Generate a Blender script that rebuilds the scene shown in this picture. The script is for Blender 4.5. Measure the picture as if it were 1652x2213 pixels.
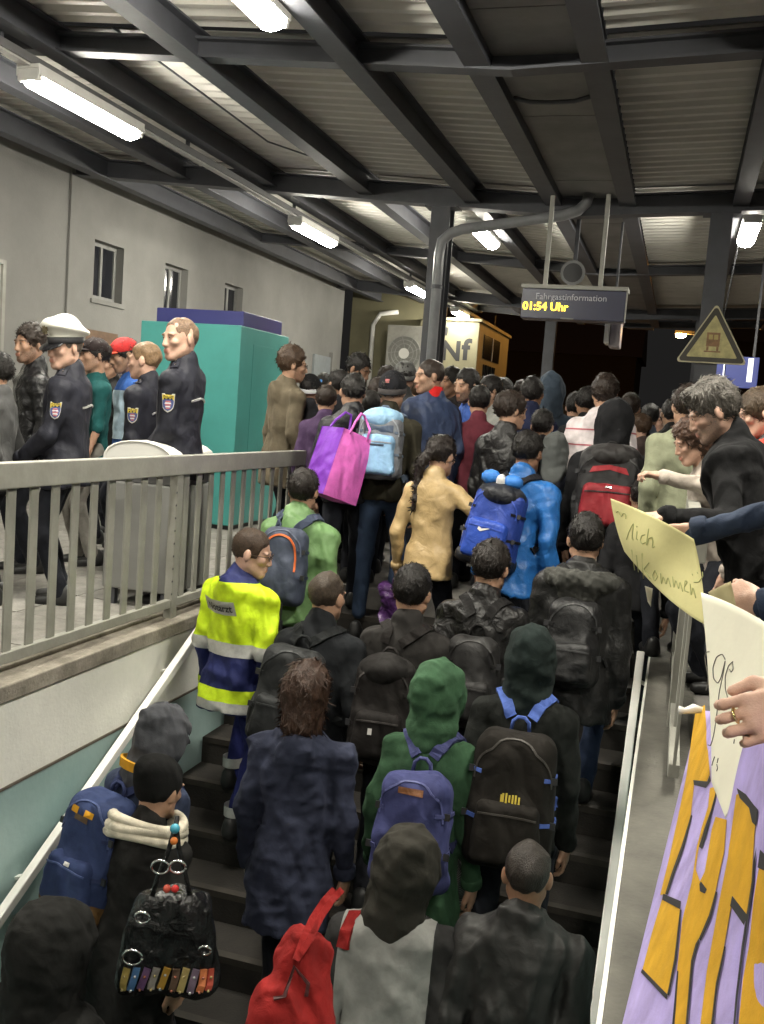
import bpy, math, random, time
import numpy as np
from mathutils import Vector, Matrix
T0 = time.time()
SC = bpy.context.scene
COL = SC.collection
for o in list(bpy.data.objects):
    bpy.data.objects.remove(o)
rng = np.random.default_rng(7)
random.seed(7)
R_ = math.radians

# ------------------------------------------------------------------ camera, world, exposure
F, CX, CY = 2106.0, 826.0, 1106.5            # focal length and centre of the photograph on a 1652 x 2213 grid
EYE = np.array([0.0, 0.0, 1.31])
def _basis(vp=(1470, 940), lean=.075):
    Y = np.array([(vp[0] - CX) / F, -(vp[1] - CY) / F, -1.]); Y /= np.linalg.norm(Y)
    k = -(Y[0] * lean + Y[1]) / Y[2]
    Z = np.array([lean, 1, k]); Z /= np.linalg.norm(Z)
    return np.array([np.cross(Y, Z), Y, Z])
CB = _basis()
def ray(u, v): return CB @ np.array([(u - CX) / F, -(v - CY) / F, -1.])
def at(u, v, d): return EYE + d * ray(u, v)
def onx(u, v, x):
    r = ray(u, v); return EYE + r * (x - EYE[0]) / r[0]
def ony(u, v, y):
    r = ray(u, v); return EYE + r * (y - EYE[1]) / r[1]

cam = bpy.data.objects.new('camera', bpy.data.cameras.new('camera'))
COL.objects.link(cam)
cam.data.sensor_fit = 'VERTICAL'
cam.data.sensor_height = 24
cam.data.lens = 24 * F / 2213
cam.data.clip_start, cam.data.clip_end = .02, 500
M = Matrix([list(CB[0]), list(CB[1]), list(CB[2])]).to_4x4()
M.translation = Vector(EYE)
cam.matrix_world = M
SC.camera = cam

W = bpy.data.worlds.new('World'); SC.world = W; W.use_nodes = True
W.node_tree.nodes['Background'].inputs[0].default_value = (.30, .29, .28, 1)
W.node_tree.nodes['Background'].inputs[1].default_value = .02
SC.view_settings.view_transform = 'Standard'
SC.view_settings.look = 'None'
SC.view_settings.exposure = 1.1
SC.view_settings.gamma = 1
LAMP_POWER = 100.0
LAMP_COL = (1.0, .955, .83)

# ------------------------------------------------------------------ materials
_M = {}
def mat(key, col, rough=.6, metal=0., var=.12, vscale=12., bump=.0, bscale=60., spec=.5, emit=None, estr=0, build=None):
    if key in _M: return _M[key]
    m = bpy.data.materials.new(key); m.use_nodes = True
    nt = m.node_tree; N = nt.nodes; L = nt.links
    b = N['Principled BSDF']
    b.inputs['Roughness'].default_value = rough
    b.inputs['Metallic'].default_value = metal
    b.inputs['Specular IOR Level'].default_value = spec
    tc = N.new('ShaderNodeTexCoord')
    if var > 0:
        n = N.new('ShaderNodeTexNoise'); n.inputs['Scale'].default_value = vscale; n.inputs['Detail'].default_value = 6; n.inputs['Roughness'].default_value = .65
        L.new(tc.outputs['Object'], n.inputs['Vector'])
        mr = N.new('ShaderNodeMapRange'); mr.inputs[1].default_value = .3; mr.inputs[2].default_value = .7
        mr.inputs[3].default_value = 1 - var; mr.inputs[4].default_value = 1 + var
        L.new(n.outputs['Fac'], mr.inputs[0])
        mx = N.new('ShaderNodeVectorMath'); mx.operation = 'SCALE'; mx.inputs[0].default_value = col[:3]
        L.new(mr.outputs[0], mx.inputs['Scale'])
        L.new(mx.outputs[0], b.inputs['Base Color'])
        m['_c'] = mx.name
    else:
        b.inputs['Base Color'].default_value = (*col[:3], 1)
    if bump > 0:
        n2 = N.new('ShaderNodeTexNoise'); n2.inputs['Scale'].default_value = bscale; n2.inputs['Detail'].default_value = 4
        L.new(tc.outputs['Object'], n2.inputs['Vector'])
        bp = N.new('ShaderNodeBump'); bp.inputs['Strength'].default_value = bump; bp.inputs['Distance'].default_value = .01
        L.new(n2.outputs['Fac'], bp.inputs['Height']); L.new(bp.outputs[0], b.inputs['Normal'])
    if emit:
        b.inputs['Emission Color'].default_value = (*emit, 1); b.inputs['Emission Strength'].default_value = estr
    if build: build(nt, b, tc)
    _M[key] = m
    return m

def fabric(col, rough=.85, weave=420., wr=.35, key=None):
    """woven cloth: fine weave and soft creases as relief, slight wear in the colour"""
    key = key or 'cloth_%s_%.2f_%.2f' % ('_'.join('%.3f' % c for c in col), rough, wr)
    if key in _M: return _M[key]
    if max(col) < .046: col = tuple(c * .62 for c in col)
    def bld(nt, b, tc):
        N, L = nt.nodes, nt.links
        a = N.new('ShaderNodeTexNoise'); a.inputs['Scale'].default_value = weave; a.inputs['Detail'].default_value = 2
        L.new(tc.outputs['Object'], a.inputs['Vector'])
        c = N.new('ShaderNodeTexNoise'); c.inputs['Scale'].default_value = 15; c.inputs['Detail'].default_value = 5; c.inputs['Distortion'].default_value = 1.0
        L.new(tc.outputs['Object'], c.inputs['Vector'])
        wv = N.new('ShaderNodeTexWave'); wv.bands_direction = 'DIAGONAL'; wv.inputs['Scale'].default_value = 2.6; wv.inputs['Distortion'].default_value = 9; wv.inputs['Detail'].default_value = 2.5; wv.inputs['Detail Scale'].default_value = 1.6
        mp = N.new('ShaderNodeMapping'); mp.inputs['Scale'].default_value = (1.2, 1.2, .7); L.new(tc.outputs['Object'], mp.inputs[0]); L.new(mp.outputs[0], wv.inputs['Vector'])
        b3 = N.new('ShaderNodeBump'); b3.inputs['Strength'].default_value = min(1, wr * 1.5); b3.inputs['Distance'].default_value = .022 if rough > .5 else .012
        L.new(wv.outputs['Fac'], b3.inputs['Height'])
        b1 = N.new('ShaderNodeBump'); b1.inputs['Strength'].default_value = .25; b1.inputs['Distance'].default_value = .003
        b2 = N.new('ShaderNodeBump'); b2.inputs['Strength'].default_value = wr * (.7 if rough > .5 else 1.); b2.inputs['Distance'].default_value = .022 if rough > .5 else .03; L.new(b3.outputs[0], b2.inputs['Normal'])
        L.new(a.outputs['Fac'], b1.inputs['Height']); L.new(c.outputs['Fac'], b2.inputs['Height'])
        L.new(b2.outputs[0], b1.inputs['Normal']); L.new(b1.outputs[0], b.inputs['Normal'])
        if rough > .7:
            b.inputs['Specular IOR Level'].default_value = .18; b.inputs['Sheen Weight'].default_value = .06 if max(col) < .05 else .2; b.inputs['Sheen Roughness'].default_value = .5
            b.inputs['Sheen Tint'].default_value = (*[min(1, x * 2 + .05) for x in col[:3]], 1)
    return mat(key, col, rough, var=.22, vscale=9, spec=.35, build=bld)

def skin(col, beard=0., bcol=(.03, .02, .015), key=None):
    key = 'skin_%s_%.2f_%.2f' % ('_'.join('%.2f' % c for c in col), beard, bcol[0])
    if key in _M: return _M[key]
    def bld(nt, b, tc):
        N, L = nt.nodes, nt.links
        at_ = N.new('ShaderNodeAttribute'); at_.attribute_name = 'mask'
        sp = N.new('ShaderNodeSeparateColor'); L.new(at_.outputs['Color'], sp.inputs[0])
        base = b.inputs['Base Color'].links[0].from_socket
        def mix(fac, k, colr, prev):
            mu = N.new('ShaderNodeMath'); mu.operation = 'MULTIPLY'; mu.inputs[1].default_value = k; L.new(fac, mu.inputs[0])
            mx = N.new('ShaderNodeMix'); mx.data_type = 'RGBA'
            L.new(mu.outputs[0], mx.inputs[0]); L.new(prev, mx.inputs[6]); mx.inputs[7].default_value = (*colr, 1)
            return mx.outputs[2]
        o = mix(sp.outputs[1], .75, (col[0] * .75, col[1] * .45, col[2] * .45), base)
        nn = N.new('ShaderNodeTexNoise'); nn.inputs['Scale'].default_value = 160; L.new(tc.outputs['Object'], nn.inputs['Vector'])
        mr = N.new('ShaderNodeMapRange'); mr.inputs[1].default_value = .35; mr.inputs[2].default_value = .6; L.new(nn.outputs['Fac'], mr.inputs[0])
        ml = N.new('ShaderNodeMath'); ml.operation = 'MULTIPLY'; L.new(sp.outputs[0], ml.inputs[0])
        ad = N.new('ShaderNodeMath'); ad.operation = 'MULTIPLY_ADD'; ad.inputs[1].default_value = .45; ad.inputs[2].default_value = .55
        L.new(mr.outputs[0], ad.inputs[0]); L.new(ad.outputs[0], ml.inputs[1])
        o = mix(ml.outputs[0], beard, bcol, o)
        o = mix(sp.outputs[2], .85, bcol, o)
        L.new(o, b.inputs['Base Color'])
        b.inputs['Subsurface Weight'].default_value = .08
        b.inputs['Subsurface Radius'].default_value = (.01, .004, .002)
    return mat(key, col, .52, var=.12, vscale=40, bump=.15, bscale=300, spec=.4, build=bld)

def hairmat(col):
    key = 'hair_%s' % '_'.join('%.3f' % c for c in col)
    if key in _M: return _M[key]
    def bld(nt, b, tc):
        N, L = nt.nodes, nt.links
        mp = N.new('ShaderNodeMapping'); mp.inputs['Scale'].default_value = (1, 1, .22); L.new(tc.outputs['Object'], mp.inputs[0])
        a = N.new('ShaderNodeTexNoise'); a.inputs['Scale'].default_value = 260; a.inputs['Detail'].default_value = 3; L.new(mp.outputs[0], a.inputs['Vector'])
        b1 = N.new('ShaderNodeBump'); b1.inputs['Strength'].default_value = .8; b1.inputs['Distance'].default_value = .006
        L.new(a.outputs['Fac'], b1.inputs['Height']); L.new(b1.outputs[0], b.inputs['Normal'])
    return mat(key, col, .5, var=.45, vscale=70, spec=.35, build=bld)

BLACK = (.014, .014, .016)
steel_dark = mat('painted_steel_dark', (.06, .062, .072), .55, var=.2, vscale=3, bump=.1, bscale=25)
deck_m = mat('corrugated_metal', (.56, .545, .50), .6, var=.13, vscale=1.3)
trough_m = mat('gutter_metal', (.16, .155, .15), .6, var=.25, vscale=2)
rail_m = mat('railing_paint', (.25, .245, .215), .42, var=.16, vscale=7, bump=.12, bscale=45)
rail_r = mat('railing_paint_pale', (.30, .295, .26), .45, var=.14, vscale=7, bump=.1, bscale=45)
handrail_m = mat('white_handrail', (.82, .81, .77), .35, var=.05, vscale=10)
plaster = mat('wall_plaster', (.20, .196, .184), .9, var=.16, vscale=.8, bump=.25, bscale=40)
def _conc(nt, b, tc):
    N, L = nt.nodes, nt.links
    v = N.new('ShaderNodeTexNoise'); v.inputs['Scale'].default_value = 2.2; v.inputs['Detail'].default_value = 9; v.inputs['Roughness'].default_value = .75
    L.new(tc.outputs['Object'], v.inputs['Vector'])
    cr = N.new('ShaderNodeValToRGB'); e = cr.color_ramp.elements
    e[0].position = .36; e[0].color = (.10, .085, .065, 1); e[1].position = .62; e[1].color = (.33, .30, .25, 1)
    L.new(v.outputs['Fac'], cr.inputs[0]); L.new(cr.outputs[0], b.inputs['Base Color'])
concrete = mat('stained_concrete', (.3, .28, .24), .9, bump=.4, bscale=55, build=_conc)
coping_m = mat('coping_grey', (.105, .10, .085), .8, var=.3, vscale=5, bump=.3, bscale=60)
white_wall = mat('stair_wall_white', (.80, .79, .73), .75, var=.1, vscale=2.4, bump=.2, bscale=50)
def _teal(nt, b, tc):
    N, L = nt.nodes, nt.links
    v = N.new('ShaderNodeTexNoise'); v.inputs['Scale'].default_value = 1.6; v.inputs['Detail'].default_value = 8
    L.new(tc.outputs['Object'], v.inputs['Vector'])
    cr = N.new('ShaderNodeValToRGB'); e = cr.color_ramp.elements
    e[0].position = .35; e[0].color = (.30, .44, .43, 1); e[1].position = .65; e[1].color = (.42, .56, .54, 1)
    L.new(v.outputs['Fac'], cr.inputs[0]); L.new(cr.outputs[0], b.inputs['Base Color'])
teal_wall = mat('stair_wall_teal', (.2, .3, .3), .6, bump=.15, bscale=30, build=_teal)
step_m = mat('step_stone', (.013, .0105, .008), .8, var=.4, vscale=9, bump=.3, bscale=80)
asphalt = mat('platform_paving', (.16, .15, .138), .85, var=.3, vscale=6, bump=.3, bscale=90)
booth_m = mat('booth_teal', (.05, .245, .225), .45, var=.1, vscale=2.5, bump=.05, bscale=30)
booth_top_m = mat('booth_blue', (.03, .033, .14), .4, var=.06, vscale=4)
glass_dark = mat('dark_window_glass', (.015, .016, .02), .12, var=.1, vscale=2)
white_plastic = mat('white_plastic', (.72, .71, .67), .4, var=.05, vscale=5)
grey_plastic = mat('grey_plastic', (.19, .19, .18), .5, var=.08, vscale=5)
black_plastic = mat('black_plastic', (.02, .02, .022), .4, var=.1)
silver = mat('reflective_silver', (.52, .52, .5), .32, metal=.3, var=.12, vscale=60)
metal_s = mat('bright_metal', (.8, .8, .8), .15, metal=1., var=0)
gold = mat('gold_metal', (.9, .72, .3), .2, metal=1., var=0)

# ------------------------------------------------------------------ mesh helpers
def tag(o, label=None, cat=None, group=None, kind=None):
    if label: o['label'] = label
    if cat: o['category'] = cat
    if group: o['group'] = group
    if kind: o['kind'] = kind
    return o
def empty(name, loc=(0, 0, 0), rz=0.):
    o = bpy.data.objects.new(name, None); COL.objects.link(o)
    o.location = loc; o.rotation_euler = (0, 0, rz); o.empty_display_size = .05
    return o
def mesh_obj(name, V, Fc, mats, parent=None, smooth=True, mi=None):
    """V (n,3), Fc list of index tuples or (m,k) array"""
    me = bpy.data.meshes.new(name)
    V = np.asarray(V, dtype=np.float32).reshape(-1, 3)
    if isinstance(Fc, np.ndarray):
        n, k = Fc.shape; loops = Fc.astype(np.int32).ravel(); tot = np.full(n, k, np.int32)
    else:
        tot = np.array([len(f) for f in Fc], np.int32)
        loops = np.fromiter((i for f in Fc for i in f), np.int32, int(tot.sum()))
        n = len(Fc)
    me.vertices.add(len(V)); me.vertices.foreach_set('co', V.ravel())
    me.loops.add(len(loops)); me.loops.foreach_set('vertex_index', loops)
    me.polygons.add(n)
    st = np.concatenate([[0], np.cumsum(tot)[:-1]]).astype(np.int32) if n else np.zeros(0, np.int32)
    me.polygons.foreach_set('loop_start', st)
    me.polygons.foreach_set('loop_total', tot)
    if mi is not None: me.polygons.foreach_set('material_index', np.asarray(mi, np.int32))
    me.polygons.foreach_set('use_smooth', np.full(n, bool(smooth)))
    me.update(calc_edges=True); me.validate()
    for m in (mats if isinstance(mats, (list, tuple)) else [mats]): me.materials.append(m)
    o = bpy.data.objects.new(name, me); COL.objects.link(o)
    if parent is not None: o.parent = parent
    return o

class MB:
    def __init__(s): s.v = []; s.f = []; s.m = []
    def add(s, V, Fc, m=0):
        b = len(s.v); s.v.extend([tuple(map(float, p)) for p in V])
        for f in Fc: s.f.append(tuple(int(i) + b for i in f)); s.m.append(m)
        return s
    def box(s, x0, x1, y0, y1, z0, z1, m=0, M=None):
        V = [(x, y, z) for z in (z0, z1) for y in (y0, y1) for x in (x0, x1)]
        if M is not None: V = [tuple(M @ Vector(p)) for p in V]
        return s.add(V, [(0, 2, 3, 1), (4, 5, 7, 6), (0, 1, 5, 4), (2, 6, 7, 3), (0, 4, 6, 2), (1, 3, 7, 5)], m)
    def hexa(s, P, m=0):   # 8 points: bottom loop 4, top loop 4
        return s.add(P, [(3, 2, 1, 0), (4, 5, 6, 7), (0, 1, 5, 4), (1, 2, 6, 5), (2, 3, 7, 6), (3, 0, 4, 7)], m)
    def tube(s, pts, r, n=10, m=0, cap=True, flat=None):
        P = np.asarray(pts, float); k = len(P)
        rr = np.full(k, r) if np.isscalar(r) else np.asarray(r, float)
        Tn = np.gradient(P, axis=0); Tn /= np.linalg.norm(Tn, axis=1)[:, None] + 1e-9
        up = np.array([0, 0, 1.]) if abs(Tn[0][2]) < .9 else np.array([1., 0, 0])
        V = []
        a = np.cross(Tn[0], up); a /= np.linalg.norm(a)
        for i in range(k):
            a = a - Tn[i] * a.dot(Tn[i]); a /= np.linalg.norm(a) + 1e-9
            b = np.cross(Tn[i], a)
            for j in range(n):
                t = 2 * math.pi * j / n
                V.append(P[i] + rr[i] * (a * math.cos(t) + b * math.sin(t)))
        Fc = [(i * n + j, i * n + (j + 1) % n, (i + 1) * n + (j + 1) % n, (i + 1) * n + j) for i in range(k - 1) for j in range(n)]
        if cap: Fc += [tuple(range(n))[::-1], tuple((k - 1) * n + j for j in range(n))]
        return s.add(V, Fc, m)
    def bar(s, a, b, w, h, up=(0, 0, 1), m=0):
        a, b, up = map(lambda q: np.asarray(q, float), (a, b, up))
        t = b - a; t /= np.linalg.norm(t); sd = np.cross(t, up); sd /= np.linalg.norm(sd); u = np.cross(sd, t)
        P = [q + sx * sd * w / 2 + su * u * h / 2 for q in (a, b) for sx, su in ((-1, -1), (1, -1), (1, 1), (-1, 1))]
        return s.hexa(P, m)
    def ribbon(s, C, Nn, w, th=.004, m=0):
        C = np.asarray(C, float); Nn = np.asarray(Nn, float); k = len(C)
        Tn = np.gradient(C, axis=0); Tn /= np.linalg.norm(Tn, axis=1)[:, None] + 1e-9
        S = np.cross(Tn, Nn); S /= np.linalg.norm(S, axis=1)[:, None] + 1e-9
        ww = np.full(k, w) if np.isscalar(w) else np.asarray(w)
        V = []
        for i in range(k):
            e = S[i] * ww[i] / 2
            V += [C[i] - e - Nn[i] * th, C[i] - e * .92 + Nn[i] * th, C[i] + e * .92 + Nn[i] * th, C[i] + e - Nn[i] * th]
        Fc = []
        for i in range(k - 1):
            for j in range(4):
                Fc.append((i * 4 + j, i * 4 + (j + 1) % 4, i * 4 + 4 + (j + 1) % 4, i * 4 + 4 + j))
        Fc += [(0, 1, 2, 3)[::-1], tuple((k - 1) * 4 + j for j in range(4))]
        return s.add(V, Fc, m)
    def sphere(s, c, r, n=10, m=0):
        c = np.asarray(c, float); r = np.broadcast_to(np.asarray(r, float), 3)
        V = [c + r * np.array([0, 0, 1.])]
        rings = n // 2
        for i in range(1, rings):
            t = math.pi * i / rings
            for j in range(n): V.append(c + r * np.array([math.sin(t) * math.cos(2 * math.pi * j / n), math.sin(t) * math.sin(2 * math.pi * j / n), math.cos(t)]))
        V.append(c - r * np.array([0, 0, 1.]))
        Fc = [(0, 1 + j, 1 + (j + 1) % n) for j in range(n)]
        for i in range(rings - 2):
            for j in range(n): Fc.append((1 + i * n + j, 1 + (i + 1) * n + j, 1 + (i + 1) * n + (j + 1) % n, 1 + i * n + (j + 1) % n))
        L = len(V) - 1; b = 1 + (rings - 2) * n
        Fc += [(b + j, L, b + (j + 1) % n) for j in range(n)]
        return s.add(V, Fc, m)
    def prism(s, poly, f, t, m=0):
        """poly in 2D, f maps (a,b,depth) to 3D"""
        k = len(poly)
        V = [f(a, b, 0) for a, b in poly] + [f(a, b, t) for a, b in poly]
        Fc = [tuple(range(k))[::-1], tuple(range(k, 2 * k))] + [(i, (i + 1) % k, k + (i + 1) % k, k + i) for i in range(k)]
        return s.add(V, Fc, m)
    def xf(s, fn):
        s.v = [tuple(fn(np.asarray(p))) for p in s.v]; return s
    def build(s, name, mats, parent=None, smooth=False, bevel=0.):
        o = mesh_obj(name, s.v, s.f, mats, parent, smooth, s.m)
        if bevel:
            b = o.modifiers.new('bevel', 'BEVEL'); b.width = bevel; b.segments = 2; b.limit_method = 'ANGLE'
        return o
def box(name, m, parent, *a, bevel=0.):
    return MB().box(*a).build(name, m, parent, bevel=bevel)

def text_mesh(s, size=1., shear=0., bold=0.):
    cu = bpy.data.curves.new('lettering', 'FONT'); cu.body = s; cu.size = size; cu.shear = shear; cu.offset = bold
    cu.align_x = 'CENTER'; cu.align_y = 'CENTER'; cu.resolution_u = 3
    o = bpy.data.objects.new('lettering', cu); COL.objects.link(o)
    bpy.context.view_layer.update()
    me = bpy.data.meshes.new_from_object(o.evaluated_get(bpy.context.evaluated_depsgraph_get()))
    V = np.array([v.co[:] for v in me.vertices]); Fc = [tuple(p.vertices) for p in me.polygons]
    bpy.data.objects.remove(o); bpy.data.curves.remove(cu); bpy.data.meshes.remove(me)
    return V, Fc
def lettering(name, s, m, parent, fn, size, shear=0., bold=0.):
    V, Fc = text_mesh(s, size, shear, bold)
    return mesh_obj(name, [fn(p[0], p[1]) for p in V], Fc, m, parent, False)

# ------------------------------------------------------------------ signed distance modelling for people and cloth
def smin(a, b, k):
    if k <= 0: return np.minimum(a, b)
    h = np.clip(.5 + .5 * (b - a) / k, 0, 1)
    return b * (1 - h) + a * h - k * h * (1 - h)
def smax(a, b, k): return -smin(-a, -b, k)
class SDF:
    def __init__(s): s.ops = []
    def add(s, fn, lo, hi, k=.03, op=1):
        s.ops.append((fn, np.minimum(lo, hi), np.maximum(lo, hi), k, op)); return s
    def cone(s, a, b, r1, r2, k=.03, op=1):
        a = np.asarray(a, float); b = np.asarray(b, float); ba = b - a; bb = ba.dot(ba) + 1e-12
        def fn(x, y, z):
            px, py, pz = x - a[0], y - a[1], z - a[2]
            t = np.clip((px * ba[0] + py * ba[1] + pz * ba[2]) / bb, 0, 1)
            return np.sqrt((px - ba[0] * t) ** 2 + (py - ba[1] * t) ** 2 + (pz - ba[2] * t) ** 2) - (r1 + (r2 - r1) * t)
        r = max(r1, r2)
        return s.add(fn, np.minimum(a, b) - r, np.maximum(a, b) + r, k, op)
    def ell(s, c, r, R=None, k=.03, op=1):
        c = np.asarray(c, float); r = np.asarray(r, float)
        Rm = np.eye(3) if R is None else np.asarray(R, float)
        def fn(x, y, z):
            p = (x - c[0], y - c[1], z - c[2])
            q = [p[0] * Rm[0, i] + p[1] * Rm[1, i] + p[2] * Rm[2, i] for i in range(3)]
            k0 = np.sqrt((q[0] / r[0]) ** 2 + (q[1] / r[1]) ** 2 + (q[2] / r[2]) ** 2)
            k1 = np.sqrt((q[0] / r[0] ** 2) ** 2 + (q[1] / r[1] ** 2) ** 2 + (q[2] / r[2] ** 2) ** 2) + 1e-9
            return k0 * (k0 - 1) / k1
        e = np.sqrt(((Rm * r[None, :]) ** 2).sum(1))
        return s.add(fn, c - e, c + e, k, op)
    def rbox(s, c, h, rad, R=None, k=.03, op=1, taper=0.):
        c = np.asarray(c, float); h = np.asarray(h, float)
        Rm = np.eye(3) if R is None else np.asarray(R, float)
        def fn(x, y, z):
            p = (x - c[0], y - c[1], z - c[2])
            q = [p[0] * Rm[0, i] + p[1] * Rm[1, i] + p[2] * Rm[2, i] for i in range(3)]
            sx = 1 - taper * q[2] / h[2]
            d = [np.abs(q[0]) - (h[0] - rad) * sx, np.abs(q[1]) - (h[1] - rad), np.abs(q[2]) - (h[2] - rad)]
            return np.sqrt(np.maximum(d[0], 0) ** 2 + np.maximum(d[1], 0) ** 2 + np.maximum(d[2], 0) ** 2) + np.minimum(np.maximum(np.maximum(d[0], d[1]), d[2]), 0) - rad
        e = np.abs(Rm) @ (h * (1 + abs(taper)))
        return s.add(fn, c - e, c + e, k, op)
    def plane(s, p, n, k=.006):      # keep the side the normal points away from
        p = np.asarray(p, float); n = np.asarray(n, float); n = n / np.linalg.norm(n)
        return s.add(lambda x, y, z: (x - p[0]) * n[0] + (y - p[1]) * n[1] + (z - p[2]) * n[2], -1e9 * np.ones(3), 1e9 * np.ones(3), k, 2)
    def disp(s, fn): s.ops.append((fn, None, None, 0, 3)); return s
    def ev(s, x, y, z, Fv=None, sl=None):
        Fv = np.full(np.broadcast(x, y, z).shape, 1.0)
        for fn, lo, hi, k, op in s.ops:
            if op == 3: Fv = Fv + fn(x, y, z)
            else:
                d = fn(x, y, z)
                Fv = smin(Fv, d, k) if op == 1 else smax(Fv, -d, k) if op == -1 else smax(Fv, d, k)
        return Fv
    def bounds(s):
        lo = np.min([o[1] for o in s.ops if o[4] == 1], axis=0); hi = np.max([o[2] for o in s.ops if o[4] == 1], axis=0)
        return lo, hi
    def mesh(s, h, pad=.03):
        lo, hi = s.bounds(); lo = lo - pad; hi = hi + pad
        n = np.ceil((hi - lo) / h).astype(int) + 1
        ax = [lo[i] + h * np.arange(n[i]) for i in range(3)]
        Fv = np.full(n, .5)
        for fn, l, u, k, op in s.ops:
            if op == 3:
                idx = np.nonzero(np.abs(Fv) < .05)
                Fv[idx] += fn(ax[0][idx[0]], ax[1][idx[1]], ax[2][idx[2]])
                continue
            if op == 2: i0, i1 = np.zeros(3, int), n
            else:
                m = k + 2.5 * h
                i0 = np.clip(np.floor((l - m - lo) / h).astype(int), 0, n); i1 = np.clip(np.ceil((u + m - lo) / h).astype(int) + 1, 0, n)
                if np.any(i1 <= i0): continue
            sl = tuple(slice(i0[i], i1[i]) for i in range(3))
            d = fn(ax[0][sl[0]][:, None, None], ax[1][sl[1]][None, :, None], ax[2][sl[2]][None, None, :])
            A = Fv[sl]
            Fv[sl] = smin(A, d, k) if op == 1 else smax(A, -d, k) if op == -1 else smax(A, d, k)
        for i in range(3):
            q = [slice(None)] * 3
            for e in (0, -1): q[i] = e; Fv[tuple(q)] = np.maximum(Fv[tuple(q)], .01)
        return nets(Fv, lo, h)
    def grad(s, P):
        e = .004; P = np.asarray(P, float)
        g = np.stack([s.ev(*(P + d).T) - s.ev(*(P - d).T) for d in np.eye(3) * e], -1)
        return g / (np.linalg.norm(g, axis=-1, keepdims=True) + 1e-9)
    def project(s, P, off=0., it=6):
        P = np.asarray(P, float).copy()
        for _ in range(it):
            P -= s.grad(P) * (np.clip(s.ev(*P.T) - off, -.06, .06) * .8)[:, None]
        return P, s.grad(P)
_CO = np.array([(i, j, k) for i in (0, 1) for j in (0, 1) for k in (0, 1)])
_ED = [(a, b) for a in range(8) for b in range(a + 1, 8) if np.abs(_CO[a] - _CO[b]).sum() == 1]
def nets(Fv, lo, h):
    ng = Fv < 0
    c = np.zeros(np.array(Fv.shape) - 1, np.int8)
    sx = [(slice(0, -1), slice(1, None))[i] for i in (0, 1)]
    for a in _CO: c += ng[sx[a[0]], sx[a[1]], sx[a[2]]]
    act = (c > 0) & (c < 8)
    idx = np.argwhere(act)
    vid = np.full(act.shape, -1, np.int64); vid[act] = np.arange(len(idx))
    val = [Fv[idx[:, 0] + a[0], idx[:, 1] + a[1], idx[:, 2] + a[2]] for a in _CO]
    acc = np.zeros((len(idx), 3)); cnt = np.zeros(len(idx))
    for a, b in _ED:
        cr = (val[a] < 0) != (val[b] < 0)
        t = np.where(cr, val[a] / np.where(cr, val[a] - val[b], 1), 0)
        acc += np.where(cr[:, None], _CO[a] + t[:, None] * (_CO[b] - _CO[a]), 0); cnt += cr
    V = lo + h * (idx + acc / cnt[:, None])
    Q = []
    for axn in range(3):
        o1, o2 = [(1, 2), (2, 0), (0, 1)][axn]
        n = Fv.shape
        A = [slice(None)] * 3; B = [slice(None)] * 3
        A[axn] = slice(0, n[axn] - 1); B[axn] = slice(1, n[axn])
        A[o1] = B[o1] = slice(1, n[o1] - 1); A[o2] = B[o2] = slice(1, n[o2] - 1)
        na, nb = ng[tuple(A)], ng[tuple(B)]
        e = np.argwhere(na != nb); fl = na[tuple(e.T)]
        e = e.copy(); e[:, o1] += 1; e[:, o2] += 1
        d1 = np.zeros(3, int); d1[o1] = 1; d2 = np.zeros(3, int); d2[o2] = 1
        q = np.stack([vid[tuple((e - d1 - d2).T)], vid[tuple((e - d2).T)], vid[tuple(e.T)], vid[tuple((e - d1).T)]], 1)
        q[~fl] = q[~fl][:, ::-1]
        Q.append(q)
    return V, np.concatenate(Q)
def folds(amp, seed, sc=1., stretch=(1, 1, 1)):
    r = np.random.default_rng(seed)
    K = r.normal(size=(5, 3)); K /= np.linalg.norm(K, axis=1)[:, None]; K *= np.array([14, 22, 31, 43, 57])[:, None] * sc * np.asarray(stretch)
    D = r.normal(size=(5, 3)) * 9 * sc; ph = r.uniform(0, 6.28, (5, 2)); A = np.array([1, .8, .7, .5, .35])
    def fn(x, y, z):
        o = 0
        for i in range(5):
            w = np.sin(D[i, 0] * x + D[i, 1] * y + D[i, 2] * z + ph[i, 0])
            o = o + A[i] * (1 - 1.6 * np.abs(np.sin(.5 * (K[i, 0] * x + K[i, 1] * y + K[i, 2] * z) + 1.3 * w + ph[i, 1])))
        return -amp * o / 1.6
    return fn
def rx(a): c, s = math.cos(a), math.sin(a); return np.array([[1, 0, 0], [0, c, -s], [0, s, c]])
def ry(a): c, s = math.cos(a), math.sin(a); return np.array([[c, 0, s], [0, 1, 0], [-s, 0, c]])
def rz(a): c, s = math.cos(a), math.sin(a); return np.array([[c, -s, 0], [s, c, 0], [0, 0, 1]])

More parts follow.
